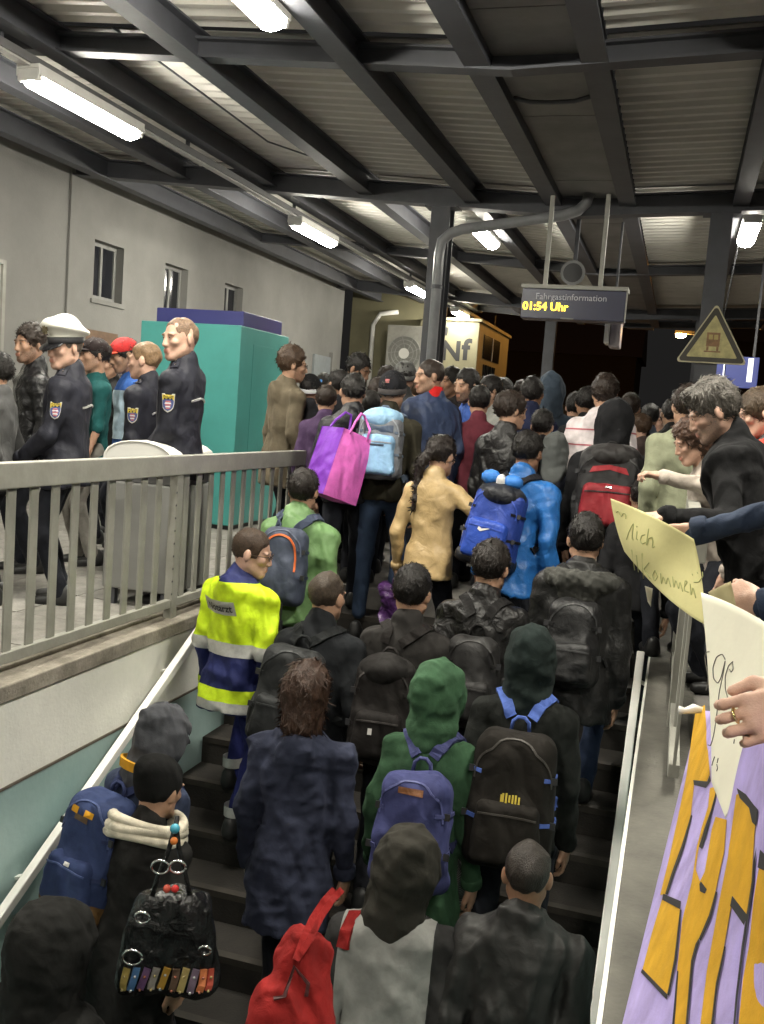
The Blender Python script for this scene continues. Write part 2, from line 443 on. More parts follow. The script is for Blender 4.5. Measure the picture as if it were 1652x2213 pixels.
# ------------------------------------------------------------------ setting: platform, stairs, tracks
SL, STEP_R, STEP_T, Y_TOP = .54, .16, .16 / .54, 6.9
XL, XR = -2.70, -.03                                    # faces of the stairwell walls
Y_END = 0.2
def stair_z(x, y):
    if not (XL < x < XR and y < Y_TOP): return 0.0
    return -STEP_R * (min(21, math.floor((Y_TOP - y) / STEP_T)) + 1)
b = MB()
b.box(-7.2, XL - .25, -6, 36, -.3, 0); b.box(XR + .23, 3.0, -6, 36, -.3, 0)
b.box(XL - .25, XR + .23, Y_TOP, 36, -.3, 0); b.box(XL - .25, XR + .23, -6, Y_END - .75, -.3, 0)
tag(b.build('platform', asphalt), kind='structure')
b = MB(); b.box(-80, XL - .3, -40, 200, -1.3, -1.2); b.box(XR + .3, 80, -40, 200, -1.3, -1.2); b.box(XL - .3, XR + .3, Y_TOP + .3, 200, -1.3, -1.2); b.box(XL - .3, XR + .3, -40, -6.2, -1.3, -1.2)
tag(b.build('ground', mat('track_ballast', (.05, .045, .04), .95, var=.5, vscale=30, bump=.5, bscale=40)), kind='structure')
for x in (4.2, 5.7):
    MBr = MB(); MBr.box(x - .035, x + .035, -6, 120, -1.2, -1.02)
    tag(MBr.build('rail_track', mat('rail_steel', (.12, .09, .07), .4, metal=.6)), kind='structure')
# paving joints on the platform: rows of slabs near the stairs
slab_me = MB().box(-.296, .296, -.296, .296, .001, .012).build('paving_slab', mat('paving_slab', (.2, .19, .172), .85, var=.3, vscale=8, bump=.3, bscale=80))
first = True
plat = bpy.data.objects['platform']
for i in range(6):
    for j in range(26):
        x = -3.25 - .6 * i; y = -1.0 + .6 * j
        if x < -6.9: continue
        o = slab_me if first else slab_me.copy()
        if not first: COL.objects.link(o)
        first = False
        o.parent = plat; o.location = (x, y, random.uniform(0, .003))
# staircase: every step its own object
st = tag(empty('staircase', (-1.36, Y_TOP, 0)), kind='structure')
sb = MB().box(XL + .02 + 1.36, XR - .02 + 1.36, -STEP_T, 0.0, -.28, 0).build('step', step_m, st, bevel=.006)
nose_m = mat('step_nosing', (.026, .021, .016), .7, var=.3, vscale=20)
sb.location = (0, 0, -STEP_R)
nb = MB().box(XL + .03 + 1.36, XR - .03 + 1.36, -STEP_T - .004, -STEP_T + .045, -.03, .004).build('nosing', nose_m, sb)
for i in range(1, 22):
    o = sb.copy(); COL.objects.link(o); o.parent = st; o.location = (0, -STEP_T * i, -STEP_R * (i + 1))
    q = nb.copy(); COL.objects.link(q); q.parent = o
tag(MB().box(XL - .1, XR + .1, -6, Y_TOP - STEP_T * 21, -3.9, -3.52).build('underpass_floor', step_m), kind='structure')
# left stair wall: concrete kerb on top, white band, dado line, teal paint below
lw = tag(empty('stair_wall', (XL, 3, 0)), 'stairwell side wall with pale upper band and teal lower paint under the long railing', 'wall')
def bx(name, m, par, x0, x1, y0, y1, z0, z1, bevel=0.):
    p = par.location if par is not None else (0, 0, 0)
    return MB().box(x0 - p[0], x1 - p[0], y0 - p[1], y1 - p[1], z0 - p[2], z1 - p[2]).build(name, m, par, bevel=bevel)
bx('coping', concrete, lw, XL - .25, XL + .015, -.6, Y_TOP + .3, -.07, .012, .008)
bx('kerb_lip', concrete, lw, XL - .22, XL - .13, -.6, Y_TOP + .3, .0125, .035, .006)
bx('upper_band', white_wall, lw, XL - .2, XL, -.6, Y_TOP, -.46, -.071)
bx('dado_line', mat('dado_line', (.12, .1, .08), .8), lw, XL - .2, XL + .004, -.6, Y_TOP, -.475, -.461)
bx('lower_wall', teal_wall, lw, XL - .2, XL - .004, -.6, Y_TOP, -3.9, -.476)
rw = tag(empty('stair_wall', (XR, 3, 0)), 'low stairwell side wall with bare grey coping beside the purple banner', 'wall')
bx('coping', coping_m, rw, XR - .004, XR + .23, -.6, Y_TOP + .3, -.07, .014, .006)
bx('coping_edge', white_wall, rw, XR - .016, XR - .0045, -.6, Y_TOP + .2, -.075, .006)
bx('lower_wall', teal_wall, rw, XR, XR + .2, -.6, Y_TOP, -3.9, -.071)
tag(MB().box(XL - .2, XR + .2, Y_END - .95, Y_END - .75, -1.4, 0).build('underpass_lintel', white_wall), kind='structure')

# handrails following the stairs, on wall brackets
def handrail(x, y0, y1, label, side):
    z = lambda y: -1.0 + SL * (y - 3.41)
    r = tag(empty('handrail', (x, y0, z(y0))), label, 'handrail')
    o = np.array([x, y0, z(y0)])
    MB().bar(np.array([x, y0, z(y0)]) - o, np.array([x, y1, z(y1)]) - o, .042, .05).build('rail_bar', handrail_m, r, bevel=.006)
    for y in np.arange(y0 + .35, y1, 1.25):
        MB().bar(np.array([x, y, z(y) - .03]) - o, np.array([x + side * .09, y, z(y) - .06]) - o, .03, .014).build('bracket', handrail_m, r)
    return r
handrail(-2.61, .8, 5.5, 'white handrail sloping along the teal and white stair wall', -1)
handrail(-.085, 1.2, 5.45, 'white handrail running down beside the bare concrete coping', 1)

# railings
def railing(x, y0, y1, label, m, posts, ztop=.975, sp=.16, has_bal=True, flat=.006):
    g = tag(empty('railing', (x, y0, 0)), label, 'railing')
    L = y1 - y0
    MB().box(-.03, .03, 0, L, ztop - .115, ztop).build('top_rail', m, g, bevel=.006)
    MB().box(-.02, .02, .05, L - .05, .075, .125).build('bottom_rail', m, g, bevel=.004)
    for p in posts:
        MB().box(-.026, .026, p - y0 - .035, p - y0 + .035, .0, ztop - .117).build('post', m, g, bevel=.004)
    proto = None
    for y in np.arange(y0 + .06, y1 - .05, sp):
        if min(abs(y - p) for p in posts) < .06: continue
        if proto is None:
            proto = MB().box(-flat, flat, -.029, .029, .124, ztop - .113).build('baluster', m, g, bevel=.003); o = proto
        else:
            o = proto.copy(); COL.objects.link(o); o.parent = g
        o.location = (0, y - y0, 0)
    return g
rl = railing(-2.78, .2, 7.16, 'long grey steel railing with flat balusters in front of the police officers', rail_m, [.9, 3.0, 5.1, 7.12])
for k in range(9):   # bolt holes on the joint post
    MB().tube([(.0262, 5.06 - .2, .16 + k * .075), (.0275, 5.06 - .2, .16 + k * .075)], .007, 8).build('bolt_hole', black_plastic, rl)
MB().box(-.034, .034, 6.9, 6.99, .855, .98).build('end_cap', rail_r, rl, bevel=.004)
rr = railing(.1, 3.55, 5.62, 'pale grey railing the dark haired man in black leans over', rail_r, [4.48, 5.55], ztop=.985, sp=.5)
# end railing behind the camera side of the stairs
# ------------------------------------------------------------------ platform canopy
zb = lambda x: 3.37 + .068 * (-1.22 - x) if x < -1.22 else 3.37 + .045 * (x + 1.22)
can = tag(empty('platform_canopy', (-1.1, 10, 0)), 'dark steel platform canopy with corrugated metal deck over the crowd', 'canopy')
CL = np.array(can.location)
def cpart(name, m, mb, bevel=0., smooth=False):
    return mb.xf(lambda p: p - CL).build(name, m, can, smooth=smooth, bevel=bevel)
XT0, XT1 = -1.40, -.74
def slope_beam(y, x0, x1, w, off0, off1, name):
    m = MB()
    for a, c in ((x0, min(x1, -1.22)), (max(x0, -1.22), x1)):
        if c - a < .05: continue
        # I-profile: flanges and web
        for (w_, o0, o1) in ((w, off0, off0 + .018), (w * .14, off0 + .018, off1 - .018), (w, off1 - .018, off1)):
            m.hexa([(a, y - w_ / 2, zb(a) + o0), (c, y - w_ / 2, zb(c) + o0), (c, y + w_ / 2, zb(c) + o0), (a, y + w_ / 2, zb(a) + o0),
                    (a, y - w_ / 2, zb(a) + o1), (c, y - w_ / 2, zb(c) + o1), (c, y + w_ / 2, zb(c) + o1), (a, y + w_ / 2, zb(a) + o1)])
    return cpart(name, steel_dark, m)
for y in (2.0, 10.0, 19.0): slope_beam(y, -6.95, 3.2, .16, 0, .2, 'cross_beam')
for y in (6.2, 14.3, 21.3): slope_beam(y, -6.95, 3.2, .13, .085, .22, 'cross_beam')
def purlin(x, w, o0, o1, y0=-4, y1=21.4):
    z = zb(x); m = MB()
    m.box(x - w / 2, x + w / 2, y0, y1, z + o0, z + o0 + .014); m.box(x - w / 2, x + w / 2, y0, y1, z + o1 - .014, z + o1)
    m.box(x - w * .09, x + w * .09, y0, y1, z + o0 + .0142, z + o1 - .0142)
    return cpart('purlin', steel_dark, m)
for x in (-5.55, -4.5, -3.4, -2.25, .33, 1.4, 2.5): purlin(x, .15, .055, .255)
purlin(-6.55, .14, -.02, .2)
# lamp carrying rail on hangers
for x, y1 in ((-4.95, 26), (-2.42, 8.0), (-2.42, 14), (.52, 14)):
    pass
lrm = mat('lamp_rail_grey', (.13, .13, .13), .5, var=.1)
cpart('lamp_rail', lrm, MB().box(-4.655, -4.555, -4, 26, 3.545, 3.60))
cpart('lamp_rail_cover', mat('lamp_cable_tray', (.4, .4, .38), .5), MB().box(-4.635, -4.575, -4, 26, 3.530, 3.5445))
for y in np.arange(0.5, 26, 2.6): cpart('rail_hanger', steel_dark, MB().box(-4.62, -4.59, y, y + .03, 3.601, zb(-4.6) + .27))
# corrugated deck sheets
def deck(x0, x1, y0, y1, off=.265):
    per, dp = .178, .042
    ys = []; n = int((y1 - y0) / per)
    for i in range(n):
        b0 = y0 + i * per
        ys += [(b0, 0), (b0 + .055, 0), (b0 + .085, dp), (b0 + per - .03, dp)]
    ys.append((y0 + n * per, 0))
    V = []; k = len(ys)
    for x in (x0, x1):
        for y, h in ys: V.append((x, y, zb(x) + off + h))
    for x in (x0, x1):
        for y, h in ys: V.append((x, y, zb(x) + off + h + .004))
    Fc = [(i, i + 1, k + i + 1, k + i) for i in range(k - 1)] + [(2 * k + i + 1, 2 * k + i, 3 * k + i, 3 * k + i + 1) for i in range(k - 1)]
    m = MB(); m.add(V, Fc); return cpart('roof_sheet', deck_m, m)
for (y0, y1) in ((-4, 2.0), (2.0, 6.2), (6.2, 10.0), (10.0, 14.3), (14.3, 19.0), (19.0, 21.4)):
    deck(-7.0, XT0 - .08, y0, y1); deck(XT1 + .08, 3.3, y0, y1)
# valley gutter
for xx in (XT0, XT1): 
    cpart('gutter_side', steel_dark, MB().box(xx - .05, xx + .05, -4, 21.4, 3.50, 3.75))
    cpart('gutter_flange', steel_dark, MB().box(xx - .11 if xx < -1 else xx - .05, xx + .05 if xx < -1 else xx + .11, -4, 21.4, 3.482, 3.4995))
for y0 in np.arange(-4, 21, 1.9):
    cpart('gutter_plate', trough_m, MB().box(XT0 + .052, XT1 - .052, y0, y0 + 1.885, 3.56, 3.575))
pts = [(XT0 + .06, 6.95, 3.55), (-1.22, 6.95, 3.52), (-1.07, 6.95, 3.515), (-.92, 6.95, 3.52), (XT1 - .06, 6.95, 3.55)]
cpart('gutter_strap', steel_dark, MB().tube(pts, .016, 6))
# columns
def column(x, y):
    m = MB(); ztop = zb(x)
    m.box(x - .1, x + .1, y - .1, y - .086, 0, ztop); m.box(x - .1, x + .1, y + .086, y + .1, 0, ztop); m.box(x - .012, x + .012, y - .0858, y + .0858, 0, ztop)
    cpart('column', steel_dark, m)
    cpart('column_head', steel_dark, MB().box(x - .17, x + .17, y - .11, y + .11, ztop - .022, ztop - .001))
for y in (2.0, 10.0, 19.0):
    for x in (-2.56, .17):
        if y == 2.0 and x > 0: continue
        if y == 2.0: continue
        column(x, y)
cpart('drain_pipe', mat('pipe_grey', (.2, .205, .215), .35, var=.15, vscale=6), MB().tube([(-1.07, 9.8, 3.56), (-1.09, 9.8, 3.47), (-1.16, 9.8, 3.40), (-1.3, 9.8, 3.35), (-1.7, 9.8, 3.29), (-2.3, 9.8, 3.2), (-2.41, 9.8, 3.16), (-2.5, 9.8, 3.08), (-2.515, 9.8, 2.95), (-2.515, 9.8, 0)], .052, 14), smooth=True)
for z in (1.2, 2.6): cpart('pipe_clamp', steel_dark, MB().tube([(-2.515, 9.8, z), (-2.515, 9.8, z + .04)], .058, 14))
# thin stay rods under the deck
cpart('stay_cable', steel_dark, MB().tube([(-4.0, 6.1, 3.8), (-3.75, 8.2, 3.62), (-3.45, 10, 3.78)], .008, 6))
cpart('stay_cable', steel_dark, MB().tube([(.43, 10.9, 3.45), (.36, 10.4, 3.2), (.3, 10.1, 2.6), (.26, 10.05, 2.1)], .006, 6))

# lamps
emi = mat('lamp_tube_light', (.9, .9, .88), .4, var=0, emit=LAMP_COL, estr=LAMP_POWER)
lamp_house = mat('lamp_housing', (.62, .61, .58), .45, var=.06)
def lamp(x, y, z, L, label, w=.17):
    g = tag(empty('ceiling_lamp', (x, y, z)), label, 'lamp', 'lit fluorescent lamps under the canopy')
    MB().box(-w * .5, w * .5, -L / 2, L / 2, .086, .115).box(-w * .56, -w * .505, -L / 2, L / 2, .036, .115).box(w * .505, w * .56, -L / 2, L / 2, .036, .115).build('housing', lamp_house, g, bevel=.01)
    # opal trough with rounded belly
    pr = [(-w / 2, .085), (-w / 2, .02), (-w * .3, -.022), (0, -.034), (w * .3, -.022), (w / 2, .02), (w / 2, .085)]
    k = len(pr); V = []; ys = (-L / 2 + .02, -L / 2 + .06, L / 2 - .06, L / 2 - .02)
    for i, yy in enumerate(ys):
        sc = .82 if i in (0, 3) else 1
        for a, c in pr: V.append((a * sc, yy, .06 + (c - .06) * sc))
    Fc = [(i * k + j, i * k + (j + 1) % k, (i + 1) * k + (j + 1) % k, (i + 1) * k + j) for i in range(3) for j in range(k)] + [tuple(range(k))[::-1], tuple(3 * k + j for j in range(k))]
    MB().add(V, Fc).build('diffuser', emi, g, smooth=False)
    for s in (-1, 1):
        y0 = s * L / 2
        MB().box(-w * .52, w * .52, min(y0, y0 - s * .05), max(y0, y0 - s * .05), .0, .085).build('end_cap', lamp_house, g, bevel=.012)
    return g
lab = ['big lit tube lamp nearest the police officers on the left lamp rail', 'second tube lamp on the left lamp rail, above the teal booth', 'third tube lamp on the left lamp rail, left of the column', 'fourth tube lamp on the left lamp rail, just right of the column']
for (y, L), l in zip([(6.7, 1.4), (11.6, 1.3), (16.6, 1.15), (20.05, 1.1)], lab): lamp(-4.6, y, 3.43, L, l)
lamp(-4.6, .9, 3.43, 1.45, 'tube lamp behind the viewer on the left lamp rail')
lamp(-2.42, 4.55, 3.42, 1.5, 'large glowing tube lamp cut off by the top edge')
lamp(-2.42, 11.45, 3.42, 1.2, 'small lit lamp behind the drain pipe beside the column')
lamp(.47, 10.95, 3.42, 1.2, 'lit lamp beside the right hand column')
lamp(.5, 3.9, 3.42, 1.5, 'lit tube lamp above the stair coping, out of view')
lamp(.5, -1.2, 3.42, 1.5, 'lit tube lamp behind the viewer on the right row')

# ------------------------------------------------------------------ station building on the left
bld = tag(empty('station_building', (-7, 10, 0)), 'pale plastered station building with pilasters and narrow dark windows', 'building')
BL = np.array(bld.location)
def bpart(name, m, x0, x1, y0, y1, z0, z1, par=None, bevel=0.):
    return MB().box(x0 - BL[0], x1 - BL[0], y0 - BL[1], y1 - BL[1], z0, z1).build(name, m, par or bld, bevel=bevel)
WZ = 4.6
wins = [(10.5, 11.15), (12.2, 12.85), (14.05, 14.7)]
ys = [-6] + [v for w in wins for v in w] + [19.6]
wb = MB()
for i in range(0, len(ys), 2): wb.box(-7.3, -7.0, ys[i], ys[i + 1], 0, WZ)
for a, c in wins: wb.box(-7.3, -7.0, a, c, 0, 2.44); wb.box(-7.3, -7.0, a, c, 3.14, WZ)
wb.xf(lambda p: p - BL).build('wall', plaster, bld)
for a, c in wins:
    f = MB()
    for q in ((a, a + .05, 2.44, 3.14), (c - .05, c, 2.44, 3.14), ((a + c) / 2 - .022, (a + c) / 2 + .022, 2.49, 3.09), (a + .05, c - .05, 2.44, 2.49), (a + .05, c - .05, 3.09, 3.14)):
        f.box(-7.17, -7.11, q[0], q[1], q[2], q[3])
    wf = f.xf(lambda p: p - BL).build('window', mat('window_frame_grey', (.2, .2, .19), .6), bld)
    bpart('pane', glass_dark, -7.15, -7.13, a + .05, (a + c) / 2 - .022, 2.49, 3.09, wf)
    bpart('pane', glass_dark, -7.15, -7.13, (a + c) / 2 + .022, c - .05, 2.49, 3.09, wf)
    bpart('window_sill', plaster, -7.0, -6.975, a - .05, c + .05, 2.38, 2.43, wf)
for y in (9.95,): bpart('pilaster', plaster, -7.0, -6.972, y, y + .42, 0, 4.2)
dr = bpart('door', mat('brown_door', (.12, .07, .04), .5, var=.2), -7.0, -6.97, 10.35, 11.05, 0, 2.05)
bpart('handle', metal_s, -6.968, -6.94, 10.42, 10.47, 1.0, 1.05, dr)
d2 = bpart('door', mat('grey_door', (.22, .24, .25), .5, var=.1), -7.0, -6.955, 18.0, 18.9, 0, 2.35)
bpart('handle', metal_s, -6.954, -6.93, 18.1, 18.16, 1.0, 1.05, d2)
bpart('door_frame', plaster, -7.0, -6.92, 18.92, 19.1, 0, 2.45)
# notice board with rows of small sheets
nbd = tag(empty('notice_board', (-6.99, 8.0, 2.0)), 'pale notice board with rows of blank white sheets at far left wall', 'notice board')
MB().box(0, .04, -.75, .75, -.7, .55).build('backing', mat('board_back', (.5, .5, .46), .6), nbd)
for q in ((-.8, -.752, -.75, .6), (.752, .8, -.75, .6)): MB().box(0, .07, *q).build('frame', rail_m, nbd)
for q in ((-.75, .75, .555, .6), (-.75, .75, -.75, -.705)): MB().box(0, .07, *q).build('frame', rail_m, nbd)
pg = None
for i in range(6):
    for j in range(7):
        if random.random() < .12: continue
        if pg is None: pg = MB().box(0, .004, -.1, .1, -.06, .06).build('sheet', mat('notice_paper', (.7, .69, .64), .8, var=.08), nbd); o = pg
        else: o = pg.copy(); COL.objects.link(o); o.parent = nbd
        o.location = (.043, -.62 + i * .245, -.6 + j * .165); o.rotation_euler = (random.uniform(-.03, .03), 0, 0)

# ------------------------------------------------------------------ teal booth
bo = tag(empty('booth', (-4.85, 9.5, 0)), 'teal photo style booth with a dark blue top behind the bald officer', 'booth')
MB().box(-.5, .62, -.6, .62, .06, 2.06).build('body', booth_m, bo, bevel=.008)
MB().box(-.4, .58, -.48, .5, 2.062, 2.21).build('top', booth_top_m, bo, bevel=.008)
MB().box(-.46, .58, -.56, .58, 0, .058).build('plinth', black_plastic, bo)
MB().box(.621, .624, -.3, .35, .35, 1.9).build('side_panel', booth_m, bo, bevel=.002)

# waste bin with curled hood behind the railing
bn = tag(empty('waste_bin', (-3.08, 5.45, -.005)), 'white curled hood waste bin behind the long railing', 'bin')
hood = []
for k in range(13):
    t = math.pi * k / 12
    hood.append((-.02 - .30 * math.cos(t) * .8, .91 + .13 * math.sin(t) ** .8))
for half in (0,):
    V = []; 
    for y in (-.26, .30):
        for a, c in hood: V.append((a, y, c))
        for a, c in hood: V.append((a * .95, y, (c - .9) * .93 + .9))
    k = len(hood)
    Fc = [(j, j + 1, 2 * k + j + 1, 2 * k + j) for j in range(k - 1)] + [(k + j + 1, k + j, 3 * k + j, 3 * k + j + 1) for j in range(k - 1)]
    Fc += [(j + 1, j, k + j, k + j + 1) for j in range(k - 1)] + [(2 * k + j, 2 * k + j + 1, 3 * k + j + 1, 3 * k + j) for j in range(k - 1)]
    MB().add(V, Fc).build('hood', white_plastic, bn, smooth=True)
    MB().prism([(a, c - .004) for a, c in hood] + [(hood[-1][0], .87), (hood[0][0], .87)], lambda a, c, t: (a * .96, -.255 + t, c), .02).build('cheek', white_plastic, bn)
    MB().prism([(a, c - .004) for a, c in hood] + [(hood[-1][0], .87), (hood[0][0], .87)], lambda a, c, t: (a * .96, .275 + t, c), .02).build('cheek', white_plastic, bn)
for i, y in enumerate((-.24, -.055, .13)): MB().box(-.24, .22, y, y + .17, .12, .78).build('bin_panel', grey_plastic, bn, bevel=.01)
MB().box(-.2, .2, -.22, .28, .785, .9).build('slot_box', mat('bin_slot', (.12, .12, .12), .6), bn)
for x in (-.18, .18):
    for y in (-.2, .26): MB().box(x - .02, x + .02, y - .02, y + .02, 0, .119).build('leg', steel_dark, bn)

# ------------------------------------------------------------------ far end: container with air conditioner and graffiti
cont = tag(empty('container', (-4.9, 20.1, 0)), 'cream painted container with black graffiti letters and orange lit end', 'container')
CM = mat('container_cream', (.19, .175, .105), .6, var=.12, vscale=2)
MB().box(-.55, .72, 0, 3.6, .1, 3.32).build('body', CM, cont, bevel=.01)
MB().box(-.6, .77, -.05, 3.65, 3.322, 3.38).build('roof', CM, cont)
MB().box(.723, .74, .55, 2.4, 2.62, 3.12).build('window', glass_dark, cont)
MB().box(.741, .75, 1.5, 1.53, 2.62, 3.12).build('glazing_bar', white_plastic, cont)
gr = mat('graffiti_black', (.02, .02, .02), .7, var=0)
for s, x, z, sz in (('N', .16, 2.68, .55), ('f', .47, 2.72, .6), ("'", .02, 2.95, .5)):
    lettering('lettering', s, gr, cont, lambda a, b, x=x, z=z: (x + a, -.004, z + b), sz, bold=.02)
rb = MB(); rnd = random.Random(3)
for k in range(9):
    y = .75 + k * .16; p = [(.732, y + rnd.uniform(-.05, .05), 2.5), (.732, y + rnd.uniform(-.1, .1), 2.25), (.732, y + rnd.uniform(-.12, .12), 2.0)]
    rb.tube(p, .014, 5)
rb.build('scrawl', gr, cont)
ac = tag(empty('air_conditioner', (-5.45, 19.9, 1.85)), 'white air conditioning unit with round fan grille on the container', 'air conditioner')
MB().box(-.62, .28, -.1, .25, .1, 1.3).build('casing', mat('fan_casing', (.36, .35, .31), .5, var=.12), ac, bevel=.02)
MB().tube([(-.22, -.101, .72), (-.22, -.112, .72)], .36, 28).build('grille', mat('fan_grey', (.22, .22, .2), .6), ac)
MB().tube([(-.22, -.113, .72), (-.22, -.125, .72)], .11, 20).build('hub', white_plastic, ac)
for k in range(9):
    a = k * 2 * math.pi / 9
    MB().bar((-.22 + .1 * math.cos(a), -.116, .72 + .1 * math.sin(a)), (-.22 + .35 * math.cos(a + .35), -.116, .72 + .35 * math.sin(a + .35)), .014, .008, up=(0, 1, 0)).build('blade', mat('fan_blade', (.3, .3, .28), .5), ac)
for rr_ in (.2, .28, .355):
    MB().tube([(-.22 + rr_ * math.cos(t), -.118, .72 + rr_ * math.sin(t)) for t in np.linspace(0, 2 * math.pi, 33)], .008, 5).build('ring', mat('fan_blade', (.3, .3, .28), .5), ac)
MB().box(-.5, .2, 0, .3, -1.85, .099).build('stand', steel_dark, ac)
shed = tag(empty('utility_wall', (-6.3, 21.5, 0)), 'cream recessed wall with a white ledge beside the grey door', 'wall')
MB().box(-.9, 1.0, -.8, .3, 0, 4.2).build('wall', CM, shed)
MB().box(-.9, .4, -.86, -.801, 1.75, 1.85).build('ledge', white_plastic, shed)
MB().tube([(-.35, -.9, 0), (-.35, -.9, 3.2), (-.2, -.9, 3.45), (.2, -.9, 3.5)], .05, 10).build('drain_pipe', white_plastic, shed, smooth=True)

# ------------------------------------------------------------------ signs and equipment
led = mat('led_amber', (.8, .5, .05), .5, var=0, emit=(1, .68, .04), estr=2.2)
navy = mat('display_navy', (.02, .022, .055), .3, var=.1, vscale=6)
P = ony(1238, 655, 9.45)
db = tag(empty('passenger_display', tuple(P)), 'hanging passenger information display with amber clock text', 'display')
MB().box(-.485, .485, 0, .22, -.155, .125).build('body', navy, db, bevel=.006)
MB().box(-.5, .5, -.01, .23, .126, .165).build('top_frame', rail_r, db, bevel=.004)
MB().box(.487, .5, -.012, .0, -.16, .1255).build('side_frame', rail_r, db)
MB().box(-.1, .02, -.006, -.001, -.153, -.142).build('maker_plate', grey_plastic, db)
lettering('clock_text', '01:54 Uhr', led, db, lambda a, b: (-.255 + a * 1.0, -.004, -.045 + b), .105, bold=.0025)
lettering('heading_text', 'Fahrgastinformation', mat('display_print', (.5, .5, .55), .6, var=0), db, lambda a, b: (-.02 + a, -.004, .05 + b), .083)
for x in (-.29, .23): MB().box(x - .02, x + .02, .09, .13, .166, 3.5 - P[2]).build('hanger_rod', rail_r, db)
P = ony(1240, 592, 10.6)
sp = tag(empty('loudspeaker', tuple(P)), 'round grey loudspeaker horn above the passenger display', 'loudspeaker')
MB().tube([(0, -.08, 0), (0, -.02, 0), (0, .2, 0)], [.13, .12, .07], 20).build('horn', mat('speaker_grey', (.2, .2, .2), .5), sp, smooth=False)
MB().tube([(0, -.083, 0), (0, -.081, 0)], .1, 20).build('grille', black_plastic, sp)
MB().box(-.02, .02, .02, .06, .1, 3.55 - P[2]).build('bracket', steel_dark, sp)
P = ony(1322, 715, 10.2)
mo = tag(empty('platform_monitor', tuple(P)), 'small pale monitor box hanging below the passenger display', 'monitor')
MB().box(-.07, -.02, 0, .3, -.12, .12).build('side_panel', white_plastic, mo)
MB().box(-.019, .09, .02, .28, -.16, .12).build('body', mat('monitor_pale', (.3, .27, .28), .3), mo, bevel=.01)
MB().box(-.01, .01, .1, .14, .121, 3.4 - P[2]).build('bracket', steel_dark, mo)
# warning triangle on the right column
P = ony(1541, 742, 9.86)
wt = tag(empty('warning_sign', tuple(P)), 'worn yellow triangular train warning sign on the right column', 'sign')
def tri(s, dz=0.): return [(-s * .5, -s * .288 + dz), (s * .5, -s * .288 + dz), (0, s * .577 + dz)]
def rtri(s, r):
    out = []
    for i, (x, z) in enumerate(tri(s)):
        n = math.hypot(x, z); x *= 1 - r / n; z *= 1 - r / n
        for t in np.linspace(-1, 1, 7):
            a = math.atan2(z, x) + t * math.pi / 3
            out.append((x + r * .6 * math.cos(a), z + r * .6 * math.sin(a)))
    return out
fy = lambda y0: (lambda a, b, t: (a, y0 - t, b))
MB().prism(rtri(.64, .04), fy(.02), .02).build('rim', mat('sign_rim', (.5, .45, .28), .5), wt)
MB().prism(rtri(.60, .04), fy(-.001), .002).build('border', mat('sign_border', (.035, .03, .02), .5), wt)
def _wy(nt, b_, tc):
    pass
MB().prism(rtri(.46, .015), fy(-.0032), .002).build('panel', mat('sign_yellow', (.44, .39, .17), .5, var=.35, vscale=9), wt)
tr = MB()
for (x0, x1, z0, z1) in ((-.06, .06, -.03, .10), (-.055, -.035, -.07, -.032), (.035, .055, -.07, -.032), (-.075, .075, -.085, -.072)): tr.box(x0, x1, -.0085, -.0055, z0, z1)
tr.build('train_symbol', mat('sign_red_brown', (.24, .13, .06), .6, var=.4, vscale=20), wt)
tr = MB(); tr.box(-.042, -.005, -.0105, -.0088, .035, .08); tr.box(.005, .042, -.0105, -.0088, .035, .08); tr.build('train_window', mat('sign_faded', (.42, .33, .12), .6, var=.2), wt)
MB().box(-.03, .03, .021, .045, -.1, .2).build('bracket', steel_dark, wt)
# platform number sign
P = ony(1590, 803, 13.2)
pn = tag(empty('platform_sign', tuple(P)), 'dark blue platform sign with a white numeral beside the warning triangle', 'sign')
sb_ = mat('sign_blue', (.035, .045, .16), .4, var=.05, emit=(.035, .045, .16), estr=.35)
sw = mat('sign_white', (.85, .86, .9), .4, var=0, emit=(.85, .87, .95), estr=.45)
MB().box(-.12, .27, 0, .08, -.2, .19).build('number_panel', sb_, pn, bevel=.006)
MB().box(-.36, -.15, 0, .08, -.2, .19).build('text_panel', sb_, pn, bevel=.006)
MB().box(-.15, -.135, -.006, .06, -.17, .17).build('divider', sw, pn)
lettering('numeral', '1', sw, pn, lambda a, b: (.17 + a, -.004, .01 + b), .4, bold=.012)
lettering('lettering', 'ung', sw, pn, lambda a, b: (-.25 + a, -.004, -.06 + b), .1)
lettering('lettering', 'nau', sw, pn, lambda a, b: (-.25 + a, -.004, -.15 + b), .1)
for x in (-.3, .2): MB().box(x - .015, x + .015, .03, .05, .19, 3.6 - P[2]).build('hanger_rod', steel_dark, pn)
# pale post left of the sign and a thin far post
P = ony(1520, 830, 12.6)
po = tag(empty('signal_post', (P[0], 12.6, 0)), 'slim pale post with an orange edge strip behind the man in black', 'post')
MB().box(-.05, .03, 0, .08, 0, 2.5).build('post', rail_r, po)
MB().box(-.075, -.052, 0, .06, 0, 2.45).build('edge_strip', mat('orange_strip', (.45, .2, .03), .5), po)
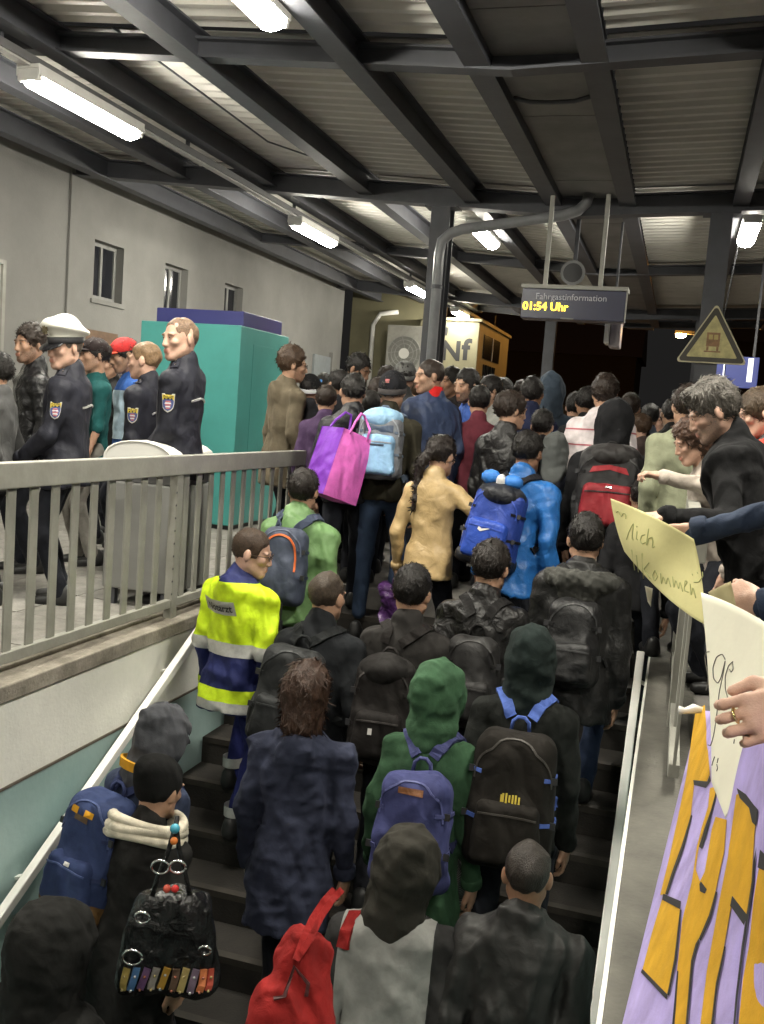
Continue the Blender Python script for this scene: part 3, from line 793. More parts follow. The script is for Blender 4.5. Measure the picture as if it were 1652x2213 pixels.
# distant street lamp (sodium), an added second one out of view, dark buildings
P = at(1472, 723, 32)
sl = tag(empty('street_lamp', (P[0], P[1], -1.2)), 'distant orange sodium street lamp in the dark', 'street lamp')
hz = P[2] + 1.2
MB().tube([(.9, .3, 0), (.9, .3, hz * .8), (.8, .25, hz * .97), (.4, .1, hz + .08), (.05, 0, hz + .07)], .06, 8).build('pole', steel_dark, sl, smooth=True)
MB().box(-.2, .35, -.12, .12, hz + .02, hz + .12).build('lamp_head', steel_dark, sl, bevel=.02)
MB().sphere((0, 0, hz - .02), (.17, .12, .09), 12).build('lamp_glass', mat('sodium_light', (1, .6, .2), .5, var=0, emit=(1, .5, .12), estr=300), sl)
s2 = tag(empty('street_lamp', (-.6, 31, -1.2)), 'added unseen orange lamp beyond the canopy, lighting the container end', 'street lamp')  # added lamp, hidden by the roof, throws orange light on the container end
MB().tube([(1.2, 0, 0), (1.2, 0, 6.6), (1.0, 0, 7.3), (.3, 0, 7.5)], .07, 8).build('pole', steel_dark, s2, smooth=True)
MB().box(-.35, .35, -.14, .14, 7.45, 7.56).build('lamp_head', steel_dark, s2, bevel=.02)
MB().sphere((0, 0, 7.4), (.25, .13, .09), 12).build('lamp_glass', mat('sodium_light_added', (1, .6, .2), .5, var=0, emit=(1, .42, .06), estr=800), s2)
for (x, y, w, d, h, l) in ((-10, 62, 14, 8, 7, 'dark distant house with a pitched roof beyond the tracks'), (9, 70, 12, 8, 9, 'dark tall house far beyond the right platform edge')):
    hs = tag(empty('house', (x, y, -1.2)), l, 'house')
    MB().box(-w / 2, w / 2, 0, d, 0, h).build('wall', mat('far_wall', (.045, .035, .028), .9), hs)
    m = MB(); m.add([(-w / 2 - .3, -.3, h), (w / 2 + .3, -.3, h), (w / 2 + .3, d + .3, h), (-w / 2 - .3, d + .3, h), (-w / 2 - .3, d / 2, h + 3), (w / 2 + .3, d / 2, h + 3)],
                    [(0, 1, 5, 4), (2, 3, 4, 5), (0, 4, 3), (1, 2, 5), (3, 2, 1, 0)])
    m.build('roof', mat('far_roof', (.08, .05, .04), .9), hs)
    for k in range(4): 
        f = MB().box(-w / 2 + 1 + k * w / 4.5, -w / 2 + 2.2 + k * w / 4.5, -.03, -.001, 2.5, 4).build('window', glass_dark, hs)
fe = tag(empty('board_fence', (-3.2, 27, 0)), 'dark board fence at the far platform end lit orange', 'fence')
fm = mat('fence_board', (.09, .06, .035), .8, var=.3)
fb = None
for k in range(22):
    if fb is None: fb = MB().box(0, .17, 0, .03, .05, 1.9).build('board', fm, fe); o = fb
    else: o = fb.copy(); COL.objects.link(o); o.parent = fe
    o.location = (k * .19, 0, random.uniform(-.02, .02))
MB().box(-.05, 4.2, .031, .08, 1.5, 1.58).build('fence_rail', fm, fe)
print('setting', round(time.time() - T0, 1))

# ------------------------------------------------------------------ people
HIPZ, NECKT = .93, .56
def head_sdf(p):
    """p: dict of face proportions; centre between crown and chin, facing +y"""
    j, n = p.get('jaw', 1.), p.get('nose', 1.)
    s = SDF()
    s.ell((0, -.012, .028), (.074, .096, .090))
    s.ell((0, .022, -.03), (.058 * j, .068, .085), k=.03)
    s.ell((0, .068, -.1), (.022 * j, .018, .018), k=.025)
    for sx in (-1, 1):
        s.cone((sx * .050 * j, .0, -.055), (sx * .018, .06, -.1), .022, .018, k=.025)
        s.ell((sx * .040, .064, -.022), (.02, .018, .016), k=.018)
        s.ell((sx * .034, .082, .02), (.022, .012, .008), k=.012)
    s.cone((0, .086, .014), (0, .098 + .005 * n, -.036), .0075, .0112 * n, k=.014)
    for sx in (-1, 1): s.ell((sx * .012, .094, -.040), (.009, .010, .008), k=.008)
    for sx in (-1, 1): s.ell((sx * .031, .101, .003), (.017, .018, .010), k=.012, op=-1)
    for sx in (-1, 1): s.ell((sx * .031, .079, .003), (.0125, .012, .012), k=.003)
    s.cone((-.017, .088, -.063), (.017, .088, -.063), .0075, .0075, k=.008)
    s.cone((-.014, .087, -.075), (.014, .087, -.075), .0085, .0085, k=.008)
    s.cone((-.02, .098, -.069), (.02, .098, -.069), .0022, .0022, k=.004, op=-1)
    for sx in (-1, 1):
        s.ell((sx * .079, -.012, -.006), (.009, .020, .031), R=rz(sx * -.45), k=.012)
    s.cone((0, -.022, -.05), (0, -.035, -.2), .052 * p.get('neck', 1.), .058 * p.get('neck', 1.), k=.03)
    return s
def hand_mesh(curl=28, spread=1., h=.0052):
    s = SDF()
    s.ell((0, .045, 0), (.041, .055, .0155)); s.cone((0, -.05, 0), (0, .02, 0), .026, .026, k=.02)
    for i, (x, L) in enumerate(((-.032, .062), (-.011, .082), (.011, .088), (.032, .076))):
        p = np.array([x, .088 - .01 * (i == 0), 0.]); a = R_(curl * .6); r = .0096 - .001 * (i == 0)
        s.cone((x * .8, .05, .002), p, .011, r, k=.01)
        for sgm, f in enumerate((.46, .3, .24)):
            q = p + L * f * np.array([x * 1.2 * spread, math.cos(a), -math.sin(a)])
            s.cone(p, q, r, r - .0008, k=.004); p = q; r -= .0008; a += R_(curl)
    s.cone((.03, .015, -.004), (.054, .055, -.016), .015, .0115, k=.012); s.cone((.054, .055, -.016), (.05, .09, -.026), .0112, .009, k=.005)
    return s.mesh(h, .008)
_HAND = {}
def hand(kind):
    if kind not in _HAND: _HAND[kind] = hand_mesh(*{'relax': (26,), 'grip': (62,), 'flat': (8,)}[kind])
    return _HAND[kind]
def ik(S, T, a, b, pole):
    S, T, pole = (np.asarray(q, float) for q in (S, T, pole))
    v = T - S; d = np.linalg.norm(v); u = v / (d + 1e-9)
    if d > a + b - .004: d = a + b - .004; T = S + u * d
    t = (a * a - b * b + d * d) / (2 * d); hh = math.sqrt(max(1e-6, a * a - t * t))
    n = pole - u * pole.dot(u); n /= np.linalg.norm(n) + 1e-9
    return S + u * t + n * hh, T
Z_ = np.array([-.34, -.12, 0, .1, .2, .3, .41, .47, .505, .535, .57, .63])
W_ = np.array([.186, .176, .166, .154, .152, .162, .174, .176, .158, .105, .070, .055])
D_ = np.array([.145, .132, .126, .118, .116, .12, .120, .110, .096, .078, .064, .055])
C_ = np.array([.005, .0, .0, .0, .0, -.006, -.012, -.016, -.020, -.026, -.030, -.032])
class Person: pass
ALL = []
def pos_solve(loc_head, head_rz, W=None, uv=None, d=None, S=None):
    def base(Wp, S_):
        o = rz(head_rz) @ (np.asarray(loc_head) * S_); b = Wp - o
        return b, stair_z(b[0], b[1])
    if uv is not None and d is None:      # walk along the line of sight until the stature fits
        best = None
        for dd in np.arange(2.2, 9, .01):
            Wp = at(uv[0], uv[1], dd); b, fz = base(Wp, S)
            # smooth floor for solving
            fz = min(0, SL * (b[1] - Y_TOP) - .08) if XL < b[0] < XR else 0
            e = abs(b[2] - fz)
            if best is None or e < best[0]: best = (e, dd)
        d = best[1]
        if best[0] > .03: print('   no fit', uv, best)
    if W is None: W = at(uv[0], uv[1], d)
    W = np.asarray(W, float)
    S_ = S or 1.
    for _ in range(4):
        b, fz = base(W, S_); S_ = (W[2] - fz) / loc_head[2]
        if S is not None and d is not None and uv is None: break
    if not .84 <= S_ <= 1.12: print('   stature', uv, round(S_, 2), 'floor', round(fz, 2)); S_ = min(max(S_, .84), 1.12)
    b, fz = base(W, S_)
    return b, S_, d if d else float(-(CB.T @ (W - EYE))[2]), fz

def person(label, uv=None, d=None, S=None, W=None, face=0, lean=6, yaw=0, pitch=0, roll=0, tone='tan', hair=None, beard=0., female=False,
           kind='jacket', top=(.03, .03, .033), legs=(.02, .022, .03), rough=.85, armL=None, armR=None, gripL='relax', gripR='relax',
           wide=1., puff=0., hood=None, hem=-.10, hat=None, shoes=(.015, .015, .015), climb=None, fold=.006, group=None, facep=None, glasses=False, sleeve=1., seed=None, legmat=None, topmat=None, twist=0):
    """face: heading in degrees, 0 = up the stairs, 90 = towards the left of the station"""
    P = Person(); ALL.append(P)
    seed = seed if seed is not None else len(ALL) * 13 + 5
    P.seed = seed; rg = np.random.default_rng(seed)
    hd = R_(face)
    Rt = rx(-R_(lean)) @ rz(R_(twist))
    hip = np.array([0, 0, HIPZ])
    P.T = lambda q: hip + Rt @ np.asarray(q, float); P.Rt = Rt; P.hip = hip
    nb = P.T((0, -.028, NECKT))
    Rh = rz(R_(yaw)) @ rx(-R_(lean * .35 + pitch)) @ ry(R_(roll)); P.Rh = Rh
    hc = nb + Rh @ np.array([0, .037, .152]); P.hc = hc; Rh = Rh * 1.09; P.Rh = Rh
    b, S_, dep, fz = pos_solve(hc, hd, W, uv, d, S)
    P.base, P.S, P.d, P.hd = b, S_, dep, hd
    P.world = lambda q: b + rz(hd) @ (np.asarray(q) * S_)
    P.local = lambda q: (rz(-hd) @ (np.asarray(q, float) - b)) / S_
    sk = {'fair': (.50, .31, .23), 'tan': (.38, .225, .15), 'brown': (.24, .13, .08), 'dark': (.14, .075, .045)}[tone]
    hcol = hair.get('col', (.012, .010, .009)) if hair else (.012, .010, .009)
    skm = skin(sk, beard, tuple(c * 1.2 for c in hcol))
    h = float(np.clip(.0024 * dep, .009, .018)); P.h = h
    # --- arms
    sw = .172 * (.92 if female else 1) * (.5 + .5 * wide)
    arms = {}
    for nm, sx, tgt in (('L', -1, armL), ('R', 1, armR)):
        sh = P.T((sx * sw, -.012, .452))
        pole = None
        if tgt is None: tgt = (sx * .235, .05 + .05 * rg.uniform(-1, 1), .835 + .02 * rg.uniform(-1, 1)); 
        elif isinstance(tgt, dict): 
            pole = tgt.get('pole'); tgt = P.local(tgt['w']) if 'w' in tgt else tgt['l']
        if pole is None: pole = np.array([sx * .35, -1., -.1])
        el, wr = ik(sh, tgt, .30, .27, pole)
        arms[nm] = (sh, el, wr, sx)
    P.arms = arms
    # --- feet
    feet = {}
    on_st = fz < 0
    cl = climb if climb is not None else (rg.random() < .5)
    for nm, sx in (('L', -1), ('R', 1)):
        y = (.20 if ((sx > 0) == cl) else -.06) if on_st else .02 * sx
        q = np.array([sx * .105, y, 0]); w = P.world(q)
        z = (stair_z(w[0], w[1]) - b[2]) / S_ if on_st else (0 - b[2]) / S_
        feet[nm] = np.array([sx * .105, y, max(z, -.35)])
    P.feet = feet
    # --- skin body: head with face, core and hands as one mesh
    hs = head_sdf(facep or {'jaw': rg.uniform(.93, 1.05), 'nose': rg.uniform(.9, 1.15)})
    hv, hq = hs.mesh(float(np.clip(.0011 * dep, .0045, .008)), .02)
    mask = np.zeros((len(hv), 4)); mask[:, 3] = 1
    x, y, z = hv.T
    sst = lambda v, a, c: np.clip((v - a) / (c - a), 0, 1) ** 2 * (3 - 2 * np.clip((v - a) / (c - a), 0, 1))
    bm = sst(-z, .035, .055) * sst(y, -.005, .02) * sst(z, -.13, -.118)
    bm *= 1 - sst(-np.hypot(np.abs(x) - .036, (z + .028) * 1.0), -.022, -.012) * (y > .04)
    side = sst(np.abs(x), .05, .058) * sst(y, -.01, .008) * (1 - sst(y, .035, .05)) * sst(-z, -.02, .0); bm = np.maximum(bm, side)
    lips = (np.abs(x) < .022) * sst(-np.abs(z + .069), -.014, -.008) * (y > .08)
    mask[:, 0] = np.clip(bm * (1 - lips), 0, 1); mask[:, 1] = lips
    brow = sst(-np.abs(z - .022 - .10 * (np.abs(x) - .03) * -1 * .3), -.0065, -.003) * sst(np.abs(x), .009, .014) * (1 - sst(np.abs(x), .048, .056)) * (y > .05)
    mask[:, 2] = brow
    bv = [hc + hv @ Rh.T]; bq = [hq]; bmk = [mask]; bmi = [np.zeros(len(hq), int)]
    core = SDF()
    core.cone(P.T((0, 0, -.02)), P.T((0, -.015, .40)), .085, .095, k=.06); core.cone(P.T((0, -.015, .40)), P.T((0, -.028, NECKT + .03)), .08, .05, k=.05)
    for nm, (sh, el, wr, sx) in arms.items(): core.cone(P.T((0, -.01, .42)), sh, .06, .042, k=.04); core.cone(sh, el, .04, .032, k=.03); core.cone(el, wr, .034, .024, k=.02)
    for nm, sx in (('L', -1), ('R', 1)):
        kn, an = ik(P.T((sx * .09, 0, -.02)), feet[nm] + (0, 0, .09), .43, .43, (sx * .12, 1, .2)); core.cone(P.T((sx * .085, 0, -.02)), kn, .062, .042, k=.04); core.cone(kn, an, .042, .03, k=.03)
        feet[nm + 'k'] = kn; feet[nm + 'a'] = an
    cv, cq = core.mesh(.026, .03)
    def push(v, q, m=None, mi_=0):
        o = sum(len(t) for t in bv); bv.append(v); bq.append(q + o)
        mm = np.zeros((len(v), 4)); mm[:, 3] = 1; bmk.append(mm); bmi.append(np.full(len(q), mi_))
    push(cv, cq)
    for nm, (sh, el, wr, sx) in arms.items():
        f = wr - el; f /= np.linalg.norm(f)
        inw = np.array([-sx * 1., .15, 0]) if abs(f[2]) > .6 else np.array([0, 0, -1.])
        hdct = (armL if nm == 'L' else armR)
        if isinstance(hdct, dict) and 'wdir' in hdct: f = rz(-hd) @ np.asarray(hdct['wdir'], float); f /= np.linalg.norm(f)
        if isinstance(hdct, dict) and 'wpalm' in hdct: inw = rz(-hd) @ np.asarray(hdct['wpalm'], float)
        if isinstance(hdct, dict) and 'palm' in hdct: inw = np.asarray(hdct['palm'], float)
        if isinstance(hdct, dict) and 'dir' in hdct: f = np.asarray(hdct['dir'], float); f /= np.linalg.norm(f)
        dn = inw - f * inw.dot(f); dn /= np.linalg.norm(dn) + 1e-9          # palm side
        xa = np.cross(f, -dn)                                               # template x
        v, q = hand(gripL if nm == 'L' else gripR)
        vv = v.copy()
        if sx < 0: vv[:, 0] *= -1; q = q[:, ::-1]
        vv = wr + .012 * f + vv[:, :1] * xa + vv[:, 1:2] * f + vv[:, 2:] * (-dn)
        if np.linalg.det(np.stack([xa, f, -dn], 1)) < 0: q = q[:, ::-1]
        push(vv, q); 
    # eyes
    if dep < 9:
        for sx in (-1, 1):
            for rad, off, m_ in ((((.0105, .0125, .0050), (.031 * sx, .0800, .003), 1),) if dep < 4.6 else ()) + (((.0062, .0056, .0046), (.031 * sx, .0880, .0030), 2),):
                mb = MB().sphere((0, 0, 0), rad, 8)
                v = hc + (np.array(mb.v) + np.array(off)) @ Rh.T
                o = sum(len(t) for t in bv); bv.append(v)
                bmk.append(np.tile([0, 0, 0, 1.], (len(v), 1)))
                q = np.array([f if len(f) == 4 else (*f, f[-1]) for f in mb.f]) + o
                bq.append(q); bmi.append(np.full(len(q), m_))
    V = np.concatenate(bv) * S_
    Q = np.concatenate(bq)
    fl = [tuple(f) if f[2] != f[3] else tuple(f[:3]) for f in Q.tolist()]
    root = mesh_obj('person', V, fl, [skm, mat('eye_white', (.62, .58, .54), .25, var=0), mat('eye_iris', (.015, .01, .008), .15, var=0)], None, True, np.concatenate(bmi))
    at_ = root.data.color_attributes.new('mask', 'FLOAT_COLOR', 'POINT'); at_.data.foreach_set('color', np.concatenate(bmk).astype(np.float32).ravel())
    root.location = b; root.rotation_euler = (0, 0, hd)
    tag(root, label, 'person', group)
    P.root = root
    part = lambda name, v, q, m, smooth=True: mesh_obj(name, np.asarray(v) * S_, q, m, root, smooth)
    P.part = part
    # --- garment over torso and arms
    s = SDF(); Wt = W_ * (.93 if female else 1.) * wide; Dt = D_ * (.5 + .5 * wide)
    if female: Wt = Wt * np.interp(Z_, [-.3, 0, .15, .3, .5], [1.12, 1.09, 1.0, .98, 1.])
    lo = np.array([-.26, -.22, hem - .02]); hi = np.array([.26, .22, .66])
    cor = np.array([P.T((a, c, e)) for a in (lo[0], hi[0]) for c in (lo[1], hi[1]) for e in (lo[2], hi[2])])
    def torso(x, y, z):
        p = (x - hip[0], y - hip[1], z - hip[2])
        q = [p[0] * Rt[0, i] + p[1] * Rt[1, i] + p[2] * Rt[2, i] for i in range(3)]
        w = np.interp(q[2], Z_, Wt) + puff * .8; dd = np.interp(q[2], Z_, Dt) + puff; c = np.interp(q[2], Z_, C_)
        e = 2.35
        rr = (np.abs(q[0] / w) ** e + np.abs((q[1] - c) / dd) ** e) ** (1 / e)
        dv = (rr - 1) * np.minimum(w, dd) * .92
        return np.maximum(np.maximum(dv, q[2] - .60), (hem - .0) - q[2])
    s.add(torso, cor.min(0), cor.max(0), .0)
    for nm, (sh, el, wr, sx) in arms.items():
        ue = el if sleeve >= 1 else sh + (el - sh) * sleeve * 1.6
        s.cone(P.T((sx * .09, -.02, .482)), sh, .052 + puff * .5, .056 + puff * .6, k=.045)
        s.cone(sh, ue if sleeve < 1 else el, .059 + puff * .7, .050 + puff * .8, k=.03)
        if sleeve >= 1: s.cone(el, wr + (wr - el) * .02, .050 + puff * .8, .038 + puff * .5, k=.02)
    # neck opening and collar
    nk = P.T((0, -.03, .50)); nt = P.T((0, -.036, .66)) + Rh @ np.array([0, .01, 0]) * .3
    if kind in ('jacket', 'coat', 'puffer', 'police', 'turtle'):
        top_z = {'turtle': .60, 'police': .59}.get(kind, .578)
        s.cone(nk, P.T((0, -.04, top_z)), .080, .072, k=.02)
    if hood == 'down':
        s.cone(P.T((-.085, -.045, .535)), P.T((0, -.125, .525)), .036, .05, k=.03); s.cone(P.T((.085, -.045, .535)), P.T((0, -.125, .525)), .036, .05, k=.03)
        s.ell(P.T((0, -.135, .47)), (.088, .045, .088), R=Rt @ rx(.25), k=.03)
    if kind == 'puffer':
        def quilt(x, y, z):
            q = (x - hip[0]) * Rt[0, 2] + (y - hip[1]) * Rt[1, 2] + (z - hip[2]) * Rt[2, 2]
            return -.011 * np.abs(np.sin(q * math.pi / .085)) + .004
        s.disp(quilt)
    if fold: s.disp(folds(fold * 1.45, seed, .85, (1, 1, .8))); s.disp(folds(fold * .5, seed + 9, 2.1, (1, 1, .6)))
    P.sdf = s
    v, q = s.mesh(h, .03)
    tm = topmat or fabric(top, rough)
    P.gar = part({'police': 'jacket', 'turtle': 'jumper', 'shirt': 'shirt', 'hoodie': 'hoodie', 'coat': 'coat'}.get(kind, 'jacket'), v, q, tm)
    if dep < 7.6:
        if kind != 'puffer': pband(P, 'hem_band', tm, zslab(P, hem - .02, hem + .032), .0035)
        if sleeve >= 1:
            for nm, (sh, el, wr, sx) in arms.items():
                u_ = wr - el; u_ /= np.linalg.norm(u_); r_ = .041 + puff * .5
                part('cuff', *(lambda m: (np.array(m.v), m.f))(MB().tube([wr - u_ * .035, wr - u_ * .02, wr + u_ * .008, wr + u_ * .014], [r_ + .001, r_ + .005, r_ + .004, r_ - .004], 12)), tm)
    # --- trousers and shoes
    t = SDF(); lg = 1. if not female else .95
    t.ell(P.T((0, .0, .0)), (.158 * lg, .112, .14), R=Rt, k=.03)
    for nm, sx in (('L', -1), ('R', 1)):
        kn, an = feet[nm + 'k'], feet[nm + 'a']
        t.cone(P.T((sx * .08, 0, -.02)), kn, .088 * lg, .063, k=.03); t.cone(kn, an + (an - kn) * .05, .062, .054 * lg, k=.02)
    t.disp(folds(.006, seed + 1, 1.1))
    v, q = t.mesh(max(h * 1.3, .014), .02)
    part('trousers', v, q, legmat or fabric(legs, .85))
    for nm in 'LR':
        f = feet[nm]; so = SDF()
        so.cone(f + (0, -.05, .05), f + (0, .13, .035), .045, .036); so.cone(f + (0, -.04, .1), f + (0, -.02, .05), .044, .05); so.plane(f + (0, 0, .006), (0, 0, -1), .004)
        v, q = so.mesh(.016, .01); part('shoe', v, q, mat('shoe_%.2f' % shoes[0], shoes, .5, var=.2))
    # --- hair
    if hair and not hair.get('none'):
        th, ts = hair.get('top', .02), hair.get('side', .01)
        hsd = SDF()
        hsd.ell((0, -.014 - ts * .3, .030 + th * .4), (.075 + ts, .098 + ts, .090 + th * .62))
        if hair.get('quiff'): hsd.ell((0, .055, .105), (.055, .045, .028), k=.03)
        hsd.ell((0, .135, -.052 + hair.get('line', 0)), (.098, .117, .128), k=.014, op=-1)
        if hair.get('long'):
            hsd.cone((0, -.07, .0), (0, -.09, -.10), .08, .075, k=.04); hsd.cone((-.055, -.03, -.02), (-.06, -.05, -.14), .035, .03, k=.03); hsd.cone((.055, -.03, -.02), (.06, -.05, -.14), .035, .03, k=.03)
            if hair['long'] > 1: hsd.cone((0, -.08, -.1), (.0, -.115, -.30), .07, .04, k=.04)
            hsd.cone((0, -.05, -.05), (0, -.02, -.26), .056, .06, k=.006, op=-1)
        else:
            nz = hair.get('nape', -.062)
            hsd.plane((0, 0, nz), (0, -.36 * 1, -1.) if False else (0, .36, -1.), .012)
        if hair.get('bun'): hsd.ell((0, -.105, .05), (.035, .03, .035), k=.012)
        if hair.get('pony'):
            pts = hair['pony']; 
            for i in range(len(pts) - 1): hsd.cone(pts[i], pts[i + 1], .034 - .004 * i, .03 - .004 * i, k=.014)
        hsd.disp(folds(hair.get('rough', .0045), seed + 3, 2.6 if not hair.get('curly') else 4.0, (1.3, 1.3, .5) if not hair.get('curly') else (1, 1, 1)))
        hh = float(np.clip(.0012 * dep, .005, .009))
        v, q = hsd.mesh(hh, .02)
        # keep to the outside of the ears
        # loose strands over the surface
        n = hair.get('tufts', 800); L0 = hair.get('len', .024)
        if dep > 7: n = int(n * .6)
        if n and len(v):
            sel = rg.integers(0, len(v), n); p0 = v[sel]
            nn = hsd.grad(p0)
            fl_ = np.stack([p0[:, 0] * 1.2, p0[:, 1] * 1.0 - .02 * np.ones(n), -np.ones(n) * .05 + p0[:, 2] * .15], 1)
            fl_[p0[:, 1] > .03] += (0, .08, .02)
            fl_ += rg.normal(size=(n, 3)) * (.05 if not hair.get('curly') else .15)
            fl_ -= nn * (fl_ * nn).sum(1)[:, None]; fl_ /= np.linalg.norm(fl_, axis=1)[:, None] + 1e-9
            sd = np.cross(fl_, nn); ln = L0 * rg.uniform(.6, 1.4, n)[:, None]; wd = np.full((n, 1), .0026 + .0004 * (dep - 3)); lift = rg.uniform(.1, .55, n)[:, None]
            p0 = p0 - nn * .002
            pm = p0 + fl_ * ln * .6 + nn * ln * lift * .6; pe = p0 + fl_ * ln * 1.1 + nn * ln * lift * .45
            tv = np.stack([p0 - sd * wd, p0 + sd * wd, pm + sd * wd * .8, pm - sd * wd * .8, pe], 1).reshape(-1, 3)
            o = len(v); base_i = o + 5 * np.arange(n)
            v2 = np.concatenate([v, tv])
            fcs = [tuple(f) for f in q.tolist()] + [f for i in base_i.tolist() for f in ((i, i + 1, i + 2, i + 3), (i + 3, i + 2, i + 4))]
        else: v2, fcs = v, [tuple(f) for f in q.tolist()]
        part('hair', hc + v2 @ Rh.T, fcs, hairmat(hcol))
    H = lambda q: hc + np.asarray(q) @ Rh.T
    # --- headwear
    if hood == 'up':
        u = SDF()
        ph = hat or {}
        k_s = ph.get('hs', 1.)
        u.ell((0, -.025, .035), (.103 * k_s, .128 * k_s, .118 * k_s)); u.ell((0, -.085, .085 * k_s), (.055 * k_s, .06, .05), k=.05)
        u.cone((0, -.03, -.04), (0, -.045, -.17), .098 * k_s, .105 * k_s, k=.06)
        u.ell((0, .14, -.03), (.078, .12, .115), k=.02, op=-1); u.cone((0, 0, .02), (0, .1, .0), .075, .08, k=.01, op=-1)
        for a_ in range(5):
            t0_, t1_ = R_(35 + 22 * a_), R_(57 + 22 * a_)
            u.cone((0, -.025 + .125 * k_s * math.cos(t0_), .035 + .117 * k_s * math.sin(t0_)), (0, -.025 + .125 * k_s * math.cos(t1_), .035 + .117 * k_s * math.sin(t1_)), .008, .008, k=.012)
        u.disp(folds(.009, seed + 5, 1.3, (1, 1, 1.5))); u.disp(folds(.003, seed + 6, 3.)); v, q = u.mesh(max(h * .75, .0075), .02)
        part('hood', H(v), q, ph.get('mat') or tm)
    elif hat and hat.get('k') != 'none':
        k_ = hat['k']
        if k_ in ('knit', 'skull'):
            u = SDF(); u.ell((0, -.016, .036), (.088, .108, .100 if k_ == 'knit' else .088)); 
            if hat.get('slouch'): u.ell((0, -.06, .085), (.07, .07, .06), k=.04)
            u.plane((0, 0, hat.get('z', .005)), (0, .18, -1), .006); u.disp(folds(.003, seed, 3.))
            v, q = u.mesh(.008, .02); part('knit_cap', H(v), q, fabric(hat['col'], .95, 160, .2))
            m = MB()
            a = np.linspace(0, 2 * math.pi, 33)
            pts = [(.087 * math.cos(t), -.016 + .107 * math.sin(t), hat.get('z', .005) + .014 + .18 * (-.016 + .107 * math.sin(t)) ) for t in a]
            V = []; Fc = []
            for i, p in enumerate(pts):
                c = np.array([0, -.016, p[2]]); r = np.array(p) - c
                V += [c + r * .97 + (0, 0, -.018), c + r * 1.055 + (0, 0, -.014), c + r * 1.05 + (0, 0, .016), c + r * .96 + (0, 0, .022)]
            for i in range(32):
                for jx in range(4): Fc.append((i * 4 + jx, i * 4 + (jx + 1) % 4, i * 4 + 4 + (jx + 1) % 4, i * 4 + 4 + jx))
            part('cap_cuff', H(np.array(V)), Fc, fabric(hat.get('cuff', hat['col']), .95, 160, .2))
        elif k_ == 'baseball':
            u = SDF(); u.ell((0, -.012, .04), (.086, .106, .088)); u.plane((0, 0, .028), (0, .0, -1), .004)
            v, q = u.mesh(.007, .02); part('cap_crown', H(v), q, fabric(hat['col'], .8))
            vz = SDF(); vz.ell((0, .085, .03), (.075, .085, .011)); vz.plane((0, .06, 0), (0, -1, 0), .01)
            v, q = vz.mesh(.006, .02); part('cap_visor', H(v), q, fabric(hat.get('visor', hat['col']), .8))
            if hat.get('badge'): MB().box(-.022, .022, .088, .097, .055, .092).xf(lambda p: H(p) * S_).build('cap_badge', fabric(hat['badge'], .7), root)
        elif k_ == 'police':
            wm = mat('cap_white', (.78, .77, .70), .6, var=.04)
            u = SDF(); u.cone((0, -.01, .052), (0, -.01, .066), .0, .0); 
            u = SDF(); u.ell((0, -.012, .105), (.132, .142, .034), R=rx(.20)); u.ell((0, .06, .135), (.07, .055, .035), R=rx(.35), k=.03)
            u.cone((0, -.012, .05), (0, -.012, .10), .088, .095, k=.03); u.plane((0, 0, .066), (0, 0, -1), .004)
            v, q = u.mesh(.007, .02); part('cap_crown', H(v), q, wm)
            for nm, z0, z1, r_, m_ in (('cap_band', .028, .062, .0, mat('cap_band_dark', (.05, .05, .055), .7)), ('cap_piping', .0625, .0695, .002, wm)):
                m = MB(); a = np.linspace(0, 2 * math.pi, 29)[:-1]; V = []
                for zz in (z0, z1): V += [(math.cos(t) * (.089 + r_), -.012 + math.sin(t) * (.106 + r_), zz) for t in a]
                n_ = len(a); Fc = [(i, (i + 1) % n_, n_ + (i + 1) % n_, n_ + i) for i in range(n_)] + [tuple(range(n_))[::-1], tuple(range(n_, 2 * n_))]
                m.add(V, Fc); part(nm, H(np.array(m.v)), m.f, m_)
            vz = SDF(); vz.ell((0, .082, .018), (.085, .072, .012), R=rx(-.42)); vz.plane((0, .052, 0), (0, -1, 0), .01)
            v, q = vz.mesh(.006, .02); part('cap_visor', H(v), q, mat('visor_black', (.012, .012, .014), .2))
            m = MB(); st_ = [(.028 * (1 if i % 2 == 0 else .55) * math.cos(i * math.pi / 8 + .2), .028 * (1 if i % 2 == 0 else .55) * math.sin(i * math.pi / 8 + .2)) for i in range(16)]
            m.prism(st_, lambda a, c, t_: (a, .119 - t_ + .01, .105 + c), .012); m.xf(lambda p: H(p) * S_).build('cap_star', mat('star_bronze', (.20, .17, .10), .4, metal=.6), root)
    if glasses:
        gm = mat('glasses_frame', (.05, .03, .02), .3, var=0); m = MB()
        for sx in (-1, 1):
            a = np.linspace(0, 2 * math.pi, 17)
            m.tube([(sx * .032 + .021 * math.cos(t), .1045 - .006 * abs(math.cos(t)), .001 + .015 * math.sin(t)) for t in a], .0021, 5, cap=False)
            m.tube([(sx * .053, .1, .006), (sx * .076, .05, .006), (sx * .084, -.005, .004)], .0021, 5)
        m.tube([(-.011, .106, .004), (.011, .106, .004)], .002, 5)
        m.xf(lambda p: H(p) * S_).build('glasses', gm, root)
    return P

